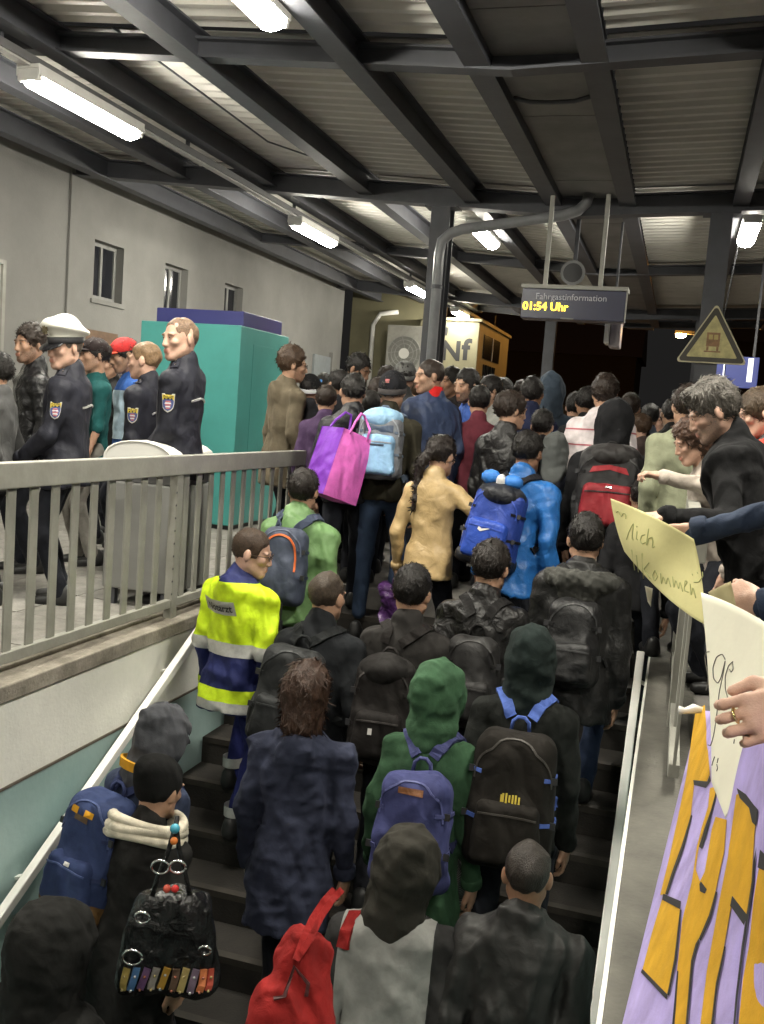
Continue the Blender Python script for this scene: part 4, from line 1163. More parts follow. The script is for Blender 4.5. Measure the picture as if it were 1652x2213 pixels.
def surf(P, pts, off=.006, sdf=None):
    return (sdf or P.sdf).project(np.asarray(pts, float), off)
def decal_fn(P, c, nrm, up, off=.005, sdf=None, flat=False):
    """a map from flat (a, b) to points lying on the garment around the point c (person space)"""
    sd = sdf or P.sdf
    c = np.asarray(c, float); (pp,), (g,) = sd.project(c[None], off)
    up = np.asarray(up, float); nrm = g
    up = up - nrm * up.dot(nrm); up /= np.linalg.norm(up); rt = np.cross(up, nrm)
    def fn(a, b, extra=0.):
        q = pp + rt * a + up * b
        if flat: return (q + nrm * extra - nrm * 1.6 * a * a) * P.S
        (q2,), (g2,) = sd.project(q[None], off + extra, 3)
        return q2 * P.S
    return fn
def patch(P, name, poly, fn, m, extra=0., parent=None):
    k = len(poly); V = [fn(a, b, extra) for a, b in poly]
    ca = (np.mean([p[0] for p in poly]), np.mean([p[1] for p in poly])); V.append(fn(*ca, extra))
    o = mesh_obj(name, V, [(i, (i + 1) % k, k) for i in range(k)], m, parent or P.root, False)
    return o
def pband(P, name, m, tests, off=.004, gar=None):
    """cloth strip lying over the garment: copies the garment's faces between planes, cut cleanly"""
    import bmesh
    bm = bmesh.new(); bm.from_mesh((gar or P.gar).data)
    for (p, n) in tests:
        g = bm.verts[:] + bm.edges[:] + bm.faces[:]
        bmesh.ops.bisect_plane(bm, geom=g, plane_co=Vector(np.asarray(p) * P.S), plane_no=Vector(n), clear_outer=True)
    bm.normal_update()
    for v in bm.verts: v.co += v.normal * off * P.S
    me = bpy.data.meshes.new(name); bm.to_mesh(me); bm.free(); me.materials.append(m)
    for p in me.polygons: p.use_smooth = True
    o = bpy.data.objects.new(name, me); COL.objects.link(o); o.parent = P.root
    return o
def zslab(P, z0, z1):      # in torso space
    return [(P.T((0, 0, z0)), -P.Rt[:, 2]), (P.T((0, 0, z1)), P.Rt[:, 2])]

def backpack(P, label, main, pocket=None, strap=None, size=(.30, .44, .17), z=.27, trim=None, handle=True, rough=.75, pocket_h=.45, side=None, fold=.006, xoff=0., tilt=0., cap=None, bottom=None, squash=1., mats=None, group='backpacks worn in the crowd'):
    w, hgt, dp = size; S_ = P.S
    strap = strap or main; pocket = pocket or main
    seed = P.seed + 100
    # world-space empty at the pack's base, so the pack is a thing of its own
    Rp = P.Rt @ ry(R_(tilt))
    yb = float(np.interp(z, Z_, D_)) + .01
    c0 = P.T((xoff, -yb - dp * .42 - .012, z))
    low = P.T((xoff, -yb - dp * .4, z - hgt / 2))
    g = empty('backpack', P.world(low), P.hd); tag(g, label, 'backpack', group)
    def pt(name, v, q, m, smooth=True): return mesh_obj(name, (np.asarray(v) - low) * S_, q, m, g, smooth)
    b = SDF()
    b.rbox(c0, (w / 2, dp / 2, hgt / 2), min(.075, dp * .46), R=Rp, k=.02, taper=.13)
    b.ell(c0 + Rp @ np.array([0, -dp * .12, -hgt * .18]), (w * .47, dp * .52, hgt * .3), R=Rp, k=.04)
    b.disp(folds(fold, seed, 1.0, (1, 1, .6)))
    h = max(P.h, .009); v, q = b.mesh(h, .03)
    mm = fabric(main, rough)
    body = pt('body', v, q, mm)
    P.pack = b; P.pack_fn = (g, low, Rp, c0, size)
    if pocket_h:
        k = SDF(); pc = c0 + Rp @ np.array([0, -dp * .5, -hgt * (.5 - pocket_h * .5) + .035])
        k.rbox(pc, (w * .40, .045, hgt * pocket_h * .5), .035, R=Rp, taper=.1); k.disp(folds(fold * .7, seed + 2, 1.3))
        v, q = k.mesh(h, .02); pt('front_pocket', v, q, fabric(pocket, rough))
        P.pocket = k; k0_ = k
    else: P.pocket = b
    if side:
        for sx in (-1, 1):
            k = SDF(); k.ell(c0 + Rp @ np.array([sx * w * .47, .0, -hgt * .22]), (.035, dp * .38, hgt * .24), R=Rp); v, q = k.mesh(h, .02); pt('side_pocket', v, q, fabric(side, rough))
    if cap:
        k = SDF(); k.ell(c0 + Rp @ np.array([0, -dp * .05, hgt * .40]), (w * .47, dp * .58, hgt * .17), R=Rp); k.disp(folds(fold, seed + 3)); v, q = k.mesh(h, .02); pt('top_flap', v, q, fabric(cap, rough))
    if bottom:
        k = SDF(); k.rbox(c0 + Rp @ np.array([0, 0, -hgt * .43]), (w * .5 + .012, dp * .5 + .012, hgt * .1), .04, R=Rp); v, q = k.mesh(h, .02); pt('base_panel', v, q, fabric(bottom, rough))
    # shoulder straps laid on the garment
    sm = fabric(strap, .8)
    for sx in (-1, 1):
        ctl = [(sx * .045 + xoff, -.17, .47), (sx * .075, -.13, .53), (sx * .105, -.03, .545), (sx * .115, .06, .48), (sx * .125, .12, .38), (sx * .145, .13, .25), (sx * .19, .05, .14), (sx * .16, -.10, .08)]
        C = np.array([P.T(c) for c in ctl]); t = np.linspace(0, len(C) - 1, 30)
        C = np.stack([np.interp(t, range(len(C)), C[:, i]) for i in range(3)], 1)
        for _ in range(2): C[1:-1] = (C[:-2] + 2 * C[1:-1] + C[2:]) / 4
        C, Nn = surf(P, C, .010)
        m = MB().ribbon(C - low, Nn, .052, .006); o = m.xf(lambda p: p * S_).build('strap', sm, g, smooth=False)
    if handle:
        e = c0 + Rp @ np.array([0, dp * .30, hgt * .5])
        pts = [e + Rp @ np.array([a, .0, zz]) for a, zz in ((-.04, -.01), (-.035, .03), (-.015, .05), (.015, .05), (.035, .03), (.04, -.01))]
        MB().tube([p - low for p in pts], .009, 6).xf(lambda p: p * S_).build('handle', sm, g, smooth=True)
    # zips, compression straps and buckles
    zc = fabric(tuple(min(.5, c * 1.7 + .012) for c in main), .45)
    th = np.linspace(.12, math.pi - .12, 30)
    pts = np.array([c0 + Rp @ np.array([w * .44 * math.cos(a), -dp * .35, hgt * (.10 + .34 * math.sin(a))]) for a in th]); pts, nn = b.project(pts, .002)
    MB().ribbon(pts - low, nn, .009, .0025).xf(lambda p: p * S_).build('zip', zc, g)
    if pocket_h:
        pts = np.array([pc + Rp @ np.array([x, -.05, hgt * pocket_h * .5 * .62 - .25 * x * x]) for x in np.linspace(-w * .36, w * .36, 16)]); pts, nn = k0_.project(pts, .002)
        MB().ribbon(pts - low, nn, .008, .0025).xf(lambda p: p * S_).build('zip', zc, g)
    for sx in (-1, 1):
        for zz in (.2, -.12):
            pts = np.array([c0 + Rp @ np.array([sx * w * f_, y_ * dp, hgt * zz]) for f_, y_ in ((.62, .3), (.6, 0), (.55, -.4), (.40, -.6))]); pts, nn = b.project(pts, .004, 10)
            cs = MB().ribbon(pts - low, nn, .018, .003).xf(lambda p: p * S_).build('side_strap', sm, g)
            MB().box(-.012, .012, -.005, .005, -.014, .014).xf(lambda p: (pts[2] - low + nn[2] * .006 + Rp @ p) * S_).build('buckle', black_plastic, cs)
    if trim:
        th = np.linspace(-.25, math.pi + .25, 36)
        pts = np.array([c0 + Rp @ np.array([w * .40 * math.cos(a), -dp * .62, hgt * .36 * math.sin(a) + .02]) for a in th])
        pts, nn = b.project(pts, .003)
        MB().ribbon(pts - low, nn, .012, .003).xf(lambda p: p * S_).build('zip_trim', fabric(trim, .6), g)
    return g
def pack_decal(P, name, poly_or_text, m, a, bz, size=None, target=None, bold=0., shear=0.):
    g, low, Rp, c0, sz = P.pack_fn; sd = target or P.pack
    c = c0 + Rp @ np.array([a, -sz[2] * .8, bz]); (pp,), (nr,) = sd.project(c[None], .004, 12)
    up = Rp[:, 2]; up = up - nr * up.dot(nr); up /= np.linalg.norm(up); rt = np.cross(up, nr)
    def fn(x, y): 
        (q,), _ = sd.project((pp + rt * x + up * y)[None], .004, 3); return (q - low) * P.S
    if isinstance(poly_or_text, str): return lettering(name, poly_or_text, m, g, fn, size, bold=bold, shear=shear)
    k = len(poly_or_text); V = [fn(*p) for p in poly_or_text] + [fn(np.mean([p[0] for p in poly_or_text]), np.mean([p[1] for p in poly_or_text]))]
    return mesh_obj(name, V, [(i, (i + 1) % k, k) for i in range(k)], m, g, False)
rect = lambda w, h: [(-w / 2, -h / 2), (w / 2, -h / 2), (w / 2, h / 2), (-w / 2, h / 2)]

# ------------------------------------------------------------------ the crowd
HB = dict(col=(.012, .010, .009)); 
def hr(col=(.012, .010, .009), **k): d = dict(col=col); d.update(k); return d
BLACKH, DKBR, BRN, GREYH, BLOND = (.012, .010, .009), (.022, .014, .010), (.05, .028, .015), (.07, .062, .055), (.16, .10, .055)
navy_pol = (.020, .021, .034)
GP, GC, GB = 'police officers by the booth', 'people climbing the stairs', 'people crowding the platform'
def fold_arm(P=None): pass

# --- police officers
cap_o = person('police officer in a white peaked cap and dark navy jacket with arm shield', (140, 752), 5.8, face=112, yaw=48, pitch=6, lean=2, tone='fair', hair=hr((.10, .08, .065), top=.004, side=.003, tufts=0), kind='police', top=navy_pol, wide=1.14, puff=.012, hem=-.16, hat=dict(k='police'), armL=dict(l=(-.12, .25, .93), pole=np.array([-.8, -.8, -.2])), armR=dict(l=(.08, .27, .94)), rough=.7, group=GP, fold=.007)
bald_o = person('bald police officer with arm shield standing before the teal booth', (390, 733), 6.0, face=98, yaw=54, pitch=2, lean=1, tone='fair', hair=hr((.15, .095, .06), top=.002, side=.0012, tufts=0, line=.01), kind='police', top=navy_pol, wide=1.06, puff=.008, hem=-.14, armL=dict(l=(-.10, .20, .90)), armR=dict(l=(.1, .22, .90)), rough=.7, group=GP)
blond_o = person('short blond police officer looking away between two colleagues', (312, 780), 6.55, face=95, yaw=5, lean=3, tone='fair', hair=hr((.19, .12, .065), top=.008, side=.005, tufts=200, len=.008), kind='police', top=navy_pol, wide=1.04, puff=.008, hem=-.14, armL=dict(l=(-.14, .2, .9)), armR=dict(l=(.1, .22, .9)), rough=.7, group=GP)
patch_sil = mat('badge_silver', (.45, .44, .4), .5, var=0); patch_y = mat('badge_yellow', (.55, .42, .03), .6, var=0); patch_b = mat('badge_blue', (.05, .07, .2), .6, var=0)
patch_r = mat('badge_red', (.42, .12, .12), .6, var=0); patch_k = mat('badge_black', (.02, .02, .02), .6, var=0); patch_w = mat('badge_white', (.6, .58, .56), .6, var=0)
def shield(P, t=.42, side=1., back=0.):
    sh, el, wr, sx = P.arms['L']
    c = sh + (el - sh) * t + np.array([-.09 * side, -.03 + back, 0]); fn = decal_fn(P, c, None, (0, 0, 1), .004)
    s = 1.0
    outl = [(-.04, .05), (.04, .05), (.04, -.01), (.034, -.034), (.02, -.05), (0, -.06), (-.02, -.05), (-.034, -.034), (-.04, -.01)]
    o = patch(P, 'arm_badge', outl, fn, patch_sil)
    inn = [(a * .87, b_ * .87) for a, b_ in outl]
    patch(P, 'badge_field', inn, lambda a, b_, e=0: fn(a, b_, .0015), patch_b, parent=o)
    top_ = [(-.035, .012), (.035, .012), (.035, .0435), (-.035, .0435)]
    patch(P, 'badge_chief', top_, lambda a, b_, e=0: fn(a, b_, .003), patch_y, parent=o)
    lettering('lettering', 'POLIZEI', patch_k, o, lambda a, b_: fn(a, b_ + .035, .0045), .0155, bold=.0006)
    for x in (-.02, 0, .02): patch(P, 'badge_star', [(x + .006 * math.cos(q), .021 + .006 * math.sin(q)) for q in np.linspace(0, 6.28, 6)[:-1]], lambda a, b_, e=0: fn(a, b_, .0045), patch_k, parent=o)
    for i, y in enumerate((.004, -.006, -.016, -.026, -.036)):
        w = (.016, .02, .018, .016, .012)[i]
        patch(P, 'badge_stripe', [(-w, y - .004), (w, y - .004), (w * .8, y + .004), (-w * .8, y + .004)], lambda a, b_, e=0: fn(a, b_, .003), patch_r if i % 2 == 0 else patch_w, parent=o)
shield(cap_o); shield(bald_o); shield(blond_o)
for P in (cap_o, bald_o, blond_o):
    pts = np.array([P.T((x, -.16, .36 - .03 * abs(x) / .15)) for x in np.linspace(-.14, .14, 12)]); c, n = surf(P, pts, .004)
    MB().ribbon(c, n, .012, .003).xf(lambda p: p * P.S).build('back_piping', silver, P.root)
    for sx in (-1, 1):
        pts = np.array([P.T((sx * x, -.01, .58)) for x in np.linspace(.09, .16, 5)]); c, n = surf(P, pts, .006)
        ep = MB().ribbon(c, n, .05, .004).xf(lambda p: p * P.S).build('epaulette', fabric(navy_pol, .6), P.root)
        for k in (1, 3): MB().sphere(c[k] + n[k] * .006, .008, 6).xf(lambda p: p * P.S).build('rank_star', metal_s, ep)
    pts = np.array([P.T((.2 * math.sin(a), .2 * math.cos(a), -.02)) for a in np.linspace(0, 2 * math.pi, 25)]); c, n = surf(P, pts, .012)
    MB().ribbon(c, n, .05, .006).xf(lambda p: p * P.S).build('duty_belt', mat('belt_black', (.015, .015, .016), .35), P.root)
    q, nn = surf(P, [P.T((-.16, -.12, -.03))], .02); MB().box(-.035, .035, -.02, .02, -.08, .05).xf(lambda p: (q[0] + p) * P.S).build('belt_pouch', black_plastic, P.root, bevel=.01)

leather_g = fabric((.016, .016, .018), .28, wr=.8, key='glossy_black_leather')
leather_m = fabric((.018, .017, .017), .4, wr=.7, key='matt_black_leather')
# --- left platform
person('bearded man in a glossy black puffed jacket left of the capped officer', (66, 745), 6.7, face=140, yaw=20, lean=3, tone='tan', hair=hr(DKBR, top=.028, side=.012, curly=True, rough=.006, len=.02), beard=.75, kind='puffer', top=(.016, .016, .018), topmat=leather_g, hem=-.05, group=GB)
person('dark haired person in a grey top cut by the left picture edge', (-12, 806), 5.7, face=110, lean=3, tone='tan', hair=hr(BLACKH, top=.02), kind='jacket', top=(.07, .07, .07), group=GB)
person('man in a dark cap with badge and teal short sleeved shirt', (203, 768), 7.2, face=140, yaw=8, lean=0, tone='tan', hair=hr(BLACKH, top=.006, side=.008), hat=dict(k='baseball', col=(.03, .02, .02), badge=(.5, .16, .05)), kind='shirt', top=(.012, .075, .075), sleeve=.62, beard=.4, legs=(.2, .19, .17), group=GB, armL=dict(l=(-.27, .12, .82)))
person('small dark haired face peering out behind the teal shirt', (234, 787), 8.1, face=170, tone='tan', hair=hr(BLACKH, top=.02), kind='jacket', top=(.03, .03, .03), group=GB)
person('face half hidden beside the man in the red cap', (248, 778), 8.8, face=150, tone='tan', hair=hr(BRN, top=.02), kind='jacket', top=(.06, .05, .05), group=GB)
rc = person('man in a red and yellow cap and light blue striped shirt', (268, 768), 7.5, face=130, yaw=12, pitch=14, lean=3, tone='tan', hair=hr(BLACKH, top=.004, side=.006), beard=.35, hat=dict(k='baseball', col=(.45, .03, .03), visor=(.45, .06, .03), badge=(.55, .4, .05)), kind='shirt', top=(.03, .09, .30), group=GB, fold=.004)
pband(rc, 'shirt_panel', fabric((.40, .52, .62), .85), zslab(rc, .05, .43))
person('tall curly haired man with glasses in an olive brown coat beside the booth', (634, 790), 7.9, face=-40, yaw=-16, lean=4, tone='tan', hair=hr(BRN, top=.035, side=.012, curly=True, rough=.006), beard=.5, kind='coat', top=(.10, .082, .055), hem=-.28, hood='down', glasses=True, group=GB, puff=.012)
kn = person('child in a black, white and blue patterned knit cap behind the railing end', (672, 842), 8.0, face=0, lean=4, tone='tan', hair=hr(BLACKH, top=.004), hat=dict(k='knit', col=(.02, .02, .022), cuff=(.45, .46, .48), z=-.02), kind='jacket', top=(.03, .03, .035), group=GB)
for i, (a0, c_) in enumerate(((.3, (.1, .3, .7)), (1.1, (.6, .6, .6)), (1.9, (.1, .3, .7)), (2.7, (.6, .6, .6)))):
    MB().tube([kn.hc + kn.Rh @ np.array([.093 * math.cos(a0 + t) * math.cos(.45), -.016 + .113 * math.sin(a0 + t) * math.cos(.45), .036 + .105 * math.sin(.45)]) for t in np.linspace(0, .5, 5)], .014, 6).xf(lambda p: p * kn.S).build('knit_stripe', fabric(c_, .95), kn.root)
pp_ = person('dark haired man in a black jacket with an orange panel behind the purple tote', (730, 832), 8.2, face=50, yaw=5, tone='brown', hair=hr(BLACKH, top=.012), kind='jacket', top=(.025, .025, .03), group=GB)
pband(pp_, 'side_panel', fabric((.5, .11, .02), .7), [(pp_.T((-.12, 0, 0)), (1, 0, 0)), (pp_.T((0, 0, .42)), (0, 0, 1)), (pp_.T((0, 0, .0)), (0, 0, -1))])
hd12 = person('dark haired man in a black hooded jacket carrying the purple and pink tote', (762, 848), 7.0, face=20, yaw=12, lean=5, tone='tan', hair=hr(BLACKH, top=.012, side=.007), kind='jacket', top=(.016, .016, .02), rough=.5, hood='down', group=GB, puff=.01)
person('young man with short curls looking down to the right by the pipe', (775, 800), 9.0, face=-100, pitch=16, tone='brown', hair=hr(BLACKH, top=.02, side=.006, curly=True), kind='jacket', top=(.05, .05, .05), group=GB)
person('dark hood with magenta lining beside the blue backpack wearer', (818, 850), 7.9, face=10, tone='tan', hair=hr(DKBR, top=.02), kind='jacket', top=(.12, .02, .08), hood='down', group=GB)
# --- centre
P14 = person('man in a dark banded cap and olive jacket wearing the light blue backpack', (850, 845), 6.95, face=4, yaw=-8, lean=5, tone='tan', hair=hr(BLACKH, top=.004, side=.006), hat=dict(k='knit', col=(.022, .022, .026), cuff=(.05, .045, .045), z=-.012), kind='jacket', top=(.045, .04, .026), legs=(.035, .055, .10), climb=True, group=GC, hem=-.08)
MB().box(-.014, .014, -.012, .012, 0, .006).xf(lambda p: (P14.hc + P14.Rh @ (np.array([0, -.118, .055]) + rx(1.4) @ p)) * P14.S).build('cap_star', patch_r, P14.root)
g = backpack(P14, 'light blue and grey backpack high on the olive jacket', (.16, .17, .19), (.23, .40, .60), strap=(.10, .13, .18), size=(.32, .47, .20), z=.30, pocket_h=.58, cap=(.25, .42, .60), rough=.5, fold=.008)
pack_decal(P14, 'dark_yoke', rect(.2, .05), fabric((.05, .07, .11), .6), .0, .12); pack_decal(P14, 'zip_line', rect(.12, .012), fabric((.03, .04, .06), .5), 0, .0, target=P14.pocket)
pack_decal(P14, 'side_web', rect(.02, .18), fabric((.13, .13, .13), .6), -.125, -.05); pack_decal(P14, 'side_web', rect(.02, .18), fabric((.13, .13, .13), .6), .125, -.05)
person('person in a plain grey cap behind the man with the red collar', (876, 814), 8.4, face=0, tone='tan', hair=hr(BLACKH, top=.003), hat=dict(k='skull', col=(.13, .13, .125), z=-.02), kind='jacket', top=(.05, .05, .05), group=GB)
P16 = person('unshaven man with a red collar and navy windbreaker looking back left', (928, 815), 7.3, face=46, yaw=78, lean=6, tone='tan', hair=hr(DKBR, top=.006, side=.004, len=.007), beard=.5, kind='jacket', top=(.030, .045, .095), rough=.55, group=GC, wide=1.1, puff=.015, fold=.009, hem=-.14)
u = SDF(); u.cone(P16.T((0, -.03, .55)), P16.T((0, -.04, .625)), .083, .072); u.cone(P16.T((0, -.03, .55)), P16.T((0, -.04, .66)), .062, .058, k=.004, op=-1); u.plane(P16.T((0, 0, .612)), -1. * -P16.Rt[:, 2] + np.array([0, .25, 0]), .004)
v, q = u.mesh(.008, .02); P16.part('red_collar', v, q, fabric((.50, .015, .015), .8))
person('dark bearded man facing left in a bright blue shirt and navy jacket', (1008, 834), 7.8, face=112, yaw=36, lean=4, pitch=6, tone='tan', hair=hr(BLACKH, top=.018, side=.008), beard=.85, kind='jacket', top=(.05, .11, .38), group=GB)
person('man half hidden between the red collar and the bearded man', (972, 826), 8.6, face=150, tone='brown', hair=hr(BLACKH, top=.012), beard=.3, kind='jacket', top=(.04, .035, .035), group=GB)
person('smiling young man with black hair behind the bearded man', (1058, 845), 8.7, face=130, tone='tan', hair=hr(BLACKH, top=.02), kind='jacket', top=(.3, .3, .28), group=GB)
person('black haired head against the orange container end', (1088, 850), 9.4, face=20, tone='tan', hair=hr(BLACKH, top=.025), kind='jacket', top=(.04, .04, .045), group=GB)
person('dark head behind the woman in the leather jacket', (1130, 852), 9.6, face=-10, tone='tan', hair=hr(DKBR, top=.02), kind='jacket', top=(.05, .05, .05), group=GB)
person('short dark head at the back beside the white fan unit', (835, 822), 9.8, face=30, tone='tan', hair=hr(DKBR, top=.02), kind='jacket', top=(.06, .05, .05), group=GB)
person('dark haired person further back behind the dark hood', (700, 838), 9.2, face=10, tone='tan', hair=hr(BLACKH, top=.02), kind='jacket', top=(.05, .05, .06), group=GB)
P19 = person('short haired person in a black leather jacket looking right', (1106, 888), 6.7, face=-22, yaw=-30, lean=5, tone='tan', hair=hr(DKBR, top=.02, side=.014, nape=-.08), kind='jacket', top=(.018, .018, .018), topmat=leather_m, group=GC, fold=.009, puff=.01)
person('dark haired person in a navy sweater beneath the display', (1150, 852), 7.6, face=0, lean=3, tone='brown', hair=hr(BLACKH, top=.018), kind='turtle', top=(.016, .020, .05), group=GB)
person('person in a raised steel blue hood beneath the display', (1192, 848), 8.0, face=4, lean=3, tone='tan', hair=None, kind='hoodie', hood='up', top=(.040, .055, .075), group=GB)
person('dark haired person low in the crowd right of the blue hood', (1244, 882), 8.6, face=-6, tone='tan', hair=hr(BLACKH, top=.03), kind='jacket', top=(.02, .02, .02), rough=.5, group=GB)
ws = person('dark haired person wrapped in a white scarf with thin red lines', (1308, 853), 7.2, face=-4, lean=4, tone='tan', hair=hr(DKBR, top=.035, side=.02, curly=True, rough=.006), kind='jacket', top=(.62, .56, .57), puff=.02, hood='down', group=GB, fold=.01, wide=1.1)
for z in (.30, .42): pband(ws, 'red_line', fabric((.4, .12, .14), .8), zslab(ws, z, z + .012), .003)
P24 = person('person in a black hood wearing the red and black backpack', (1328, 916), 6.4, face=4, lean=6, tone='tan', hair=None, kind='hoodie', hood='up', top=BLACK, group=GC, wide=1.12, puff=.015, climb=False)
g = backpack(P24, 'red and black backpack on the black hooded person', (.018, .017, .018), (.20, .012, .018), size=(.40, .52, .23), z=.27, pocket_h=.5, side=(.02, .02, .02), cap=(.025, .022, .022), rough=.65)
pack_decal(P24, 'red_arch', [(-.12, .0), (-.10, .04), (0, .055), (.10, .04), (.12, .0), (.09, .02), (0, .03), (-.09, .02)], fabric((.22, .012, .018), .65), 0, .1)
pack_decal(P24, 'buckle_plate', rect(.035, .01), metal_s, 0, .02, target=P24.pocket)
fn = decal_fn(P24, P24.T((.17, -.1, .30)), None, (0, 0, 1), .004)
for i, (w_, z_) in enumerate(((.03, .05), (.04, .01), (.03, -.03), (.02, -.06))): patch(P24, 'back_print', [(-w_ / 2, z_ - .008), (w_ / 2, z_ - .012), (w_ / 2, z_ + .01), (-w_ / 2, z_ + .012)], fn, patch_w)
P25 = person('black haired boy in a shiny blue rain jacket', (1142, 978), S=.98, face=-10, yaw=-12, lean=8, tone='brown', hair=hr(BLACKH, top=.016), kind='jacket', top=(.02, .115, .35), rough=.35, puff=.02, hem=-.22, fold=.012, group=GC, climb=True)
g = backpack(P25, 'royal blue backpack with white cords on the blue rain jacket', (.022, .05, .26), (.02, .06, .34), strap=(.015, .015, .02), size=(.34, .50, .22), z=.20, pocket_h=.5, cap=(.02, .022, .03), rough=.5, tilt=8, xoff=-.07, bottom=(.015, .015, .02))
sw_ = [(-.045, .012), (-.05, -.006), (-.03, -.018), (.05, .022), (-.025, -.002), (-.04, .0)]
pack_decal(P25, 'swoosh_mark', sw_, patch_w, .0, -.03, target=P25.pocket)
gg, low, Rp, c0, sz = P25.pack_fn
for i in range(5):
    z_ = -.14 - .022 * i
    pts = np.array([c0 + Rp @ np.array([x, -sz[2] * .9, z_ - .05 * (1 - (x / .1) ** 2) * (.4 if i % 2 else .2) + .015 * (x > .06)]) for x in np.linspace(-.1, .13, 12)]); pts, nn = P25.pack.project(pts, .012, 12)
    MB().tube([p - low for p in pts], .004, 5).xf(lambda p: p * P25.S).build('cord', patch_w, gg)
for x in (-.1, .05): MB().sphere(c0 + Rp @ np.array([x, -.03, .30]) - low, (.07, .05, .05), 10).xf(lambda p: p * P25.S).build('rolled_cloth', fabric((.03, .16, .5), .5), gg, smooth=True)
MB().sphere(c0 + Rp @ np.array([-.02, -.05, .29]) - low, (.035, .04, .045), 10).xf(lambda p: p * P25.S).build('white_cloth', fabric((.6, .6, .6), .7), gg, smooth=True)
person('child in a grey hood behind the blue rain jacket', (1200, 978), 6.7, face=0, lean=4, tone='tan', hair=None, kind='hoodie', hood='up', top=(.02, .022, .035), hat=dict(k='none', mat=fabric((.085, .09, .088), .9)), group=GC)
P27 = person('woman with a long dark ponytail in a shiny tan leather jacket', (955, 985), S=.97, face=0, yaw=-24, pitch=6, lean=4, tone='tan', female=True, hair=hr((.016, .011, .009), top=.014, side=.010, pony=[(-.02, -.10, .0), (-.05, -.125, -.06), (-.06, -.12, -.14), (-.055, -.125, -.22), (-.05, -.13, -.30), (-.055, -.13, -.36)], curly=True, rough=.004, len=.03), kind='jacket', top=(.36, .235, .085), topmat=fabric((.40, .285, .14), .36, wr=.3, key='tan_leather'), hem=-.13, legs=(.012, .013, .02), armR=dict(l=(.33, .20, 1.12), pole=np.array([1, -.6, -.4])), gripR='grip', gripL='grip', fold=.0055, group=GC, climb=True)
for sx in (-1, 1):
    pts = np.array([P27.T((sx * x, -.13, .44)) for x in (.0, .04, .08, .12)])
cup = tag(empty('paper_cup', P27.world(P27.arms['R'][2] + np.array([.03, .06, .06])), P27.hd), 'white crumpled paper cup in the hand of the woman in tan', 'cup')
MB().tube([(0, 0, -.05), (0, 0, .05)], [.026, .036], 14).build('cup', white_plastic, cup, smooth=False)
pb = P27.world(P27.arms['L'][2] + np.array([-.0, .02, -.12]))
u = SDF(); u.rbox((0, 0, -.16), (.10, .05, .16), .045, taper=-.25); u.cone((0, 0, 0), (0, 0, .06), .02, .014, k=.03); u.disp(folds(.018, 77, 1.6)); v, q = u.mesh(.009, .03)
o = mesh_obj('plastic_bag', v, q, fabric((.055, .02, .085), .22, wr=.9, key='purple_plastic')); o.location = pb; tag(o, 'crinkled dark purple plastic bag held by the woman in tan', 'bag')
# --- middle of the stairs
P28 = person('black haired boy in a bright green jacket at the left of the stairs', (656, 1062), S=1.0, wide=1.1, face=0, yaw=6, lean=8, tone='tan', hair=hr((.016, .012, .010), top=.02, side=.012), kind='jacket', hood='down', top=(.12, .22, .085), rough=.55, puff=.016, hem=-.12, fold=.011, group=GC, legs=(.012, .012, .016))
g = backpack(P28, 'dark grey blue backpack with orange zip on the green jacket', (.045, .055, .085), strap=(.04, .05, .08), size=(.30, .48, .17), z=.24, pocket_h=0, trim=(.60, .13, .03), rough=.7)
P29 = person('emergency doctor with glasses in a yellow and blue reflective jacket', (546, 1196), S=1.0, face=-10, yaw=-66, pitch=8, lean=3, tone='fair', hair=hr((.045, .028, .018), top=.012, side=.004, len=.012, line=.012), kind='jacket', hood='down', top=(.012, .018, .095), rough=.7, puff=.018, hem=-.20, fold=.008, legs=(.012, .016, .085), glasses=True, group='rescue staff on the stairs', wide=1.0, climb=False)
yel = fabric((.62, .84, .02), .6, key='hi_vis_yellow')
yel_b = yel.node_tree.nodes['Principled BSDF']; 
pband(P29, 'yellow_yoke', yel, zslab(P29, .20, .545), .003); pband(P29, 'silver_band', silver, zslab(P29, .125, .20), .004)
pband(P29, 'yellow_band', yel, zslab(P29, -.135, -.06), .003); pband(P29, 'silver_band', silver, zslab(P29, -.19, -.135), .004)
fn = decal_fn(P29, P29.T((-.04, -.22, .375)), None, (0, 0, 1), .016, flat=True)
pl = patch(P29, 'name_plate', [(-.13, -.042), (-.04, -.042), (.05, -.042), (.13, -.042), (.13, .042), (.05, .042), (-.04, .042), (-.13, .042)], fn, silver)
lettering('lettering', '| Notarzt', patch_k, pl, lambda a, b_: fn(a, b_, .003), .06, bold=.0012)
rd = tag(empty('radio', P29.world(P29.T((.19, .12, .30))), P29.hd), 'black handheld radio clipped to the doctor\'s yellow jacket', 'radio')
MB().box(-.02, .02, -.015, .015, -.09, .03).build('body', black_plastic, rd, bevel=.005); MB().tube([(.01, 0, .03), (.012, 0, .13)], .006, 6).build('antenna', black_plastic, rd)
for nm in 'LR':
    an = P29.feet[nm + 'a']; MB().tube([an + (0, -.005, .05), an + (0, -.005, .11)], [.0635, .064], 16, cap=False).xf(lambda p: p * P29.S).build('ankle_band', silver, P29.root, smooth=True)
P30 = person('man with cropped brown hair in a dark jacket and black scarf', (708, 1290), S=1.0, face=2, yaw=-14, lean=8, tone='tan', hair=hr((.045, .032, .022), top=.006, side=.004, len=.006), kind='turtle', top=(.016, .018, .021), group=GC, puff=.014, wide=1.1, hem=-.12)
g = backpack(P30, 'black backpack with a white tag on the cropped man', (.016, .018, .019), size=(.33, .52, .20), z=.20, xoff=-.07, tilt=6, side=(.02, .02, .02), rough=.7)
pack_decal(P30, 'white_tag', rect(.018, .05), patch_w, .02, -.20)
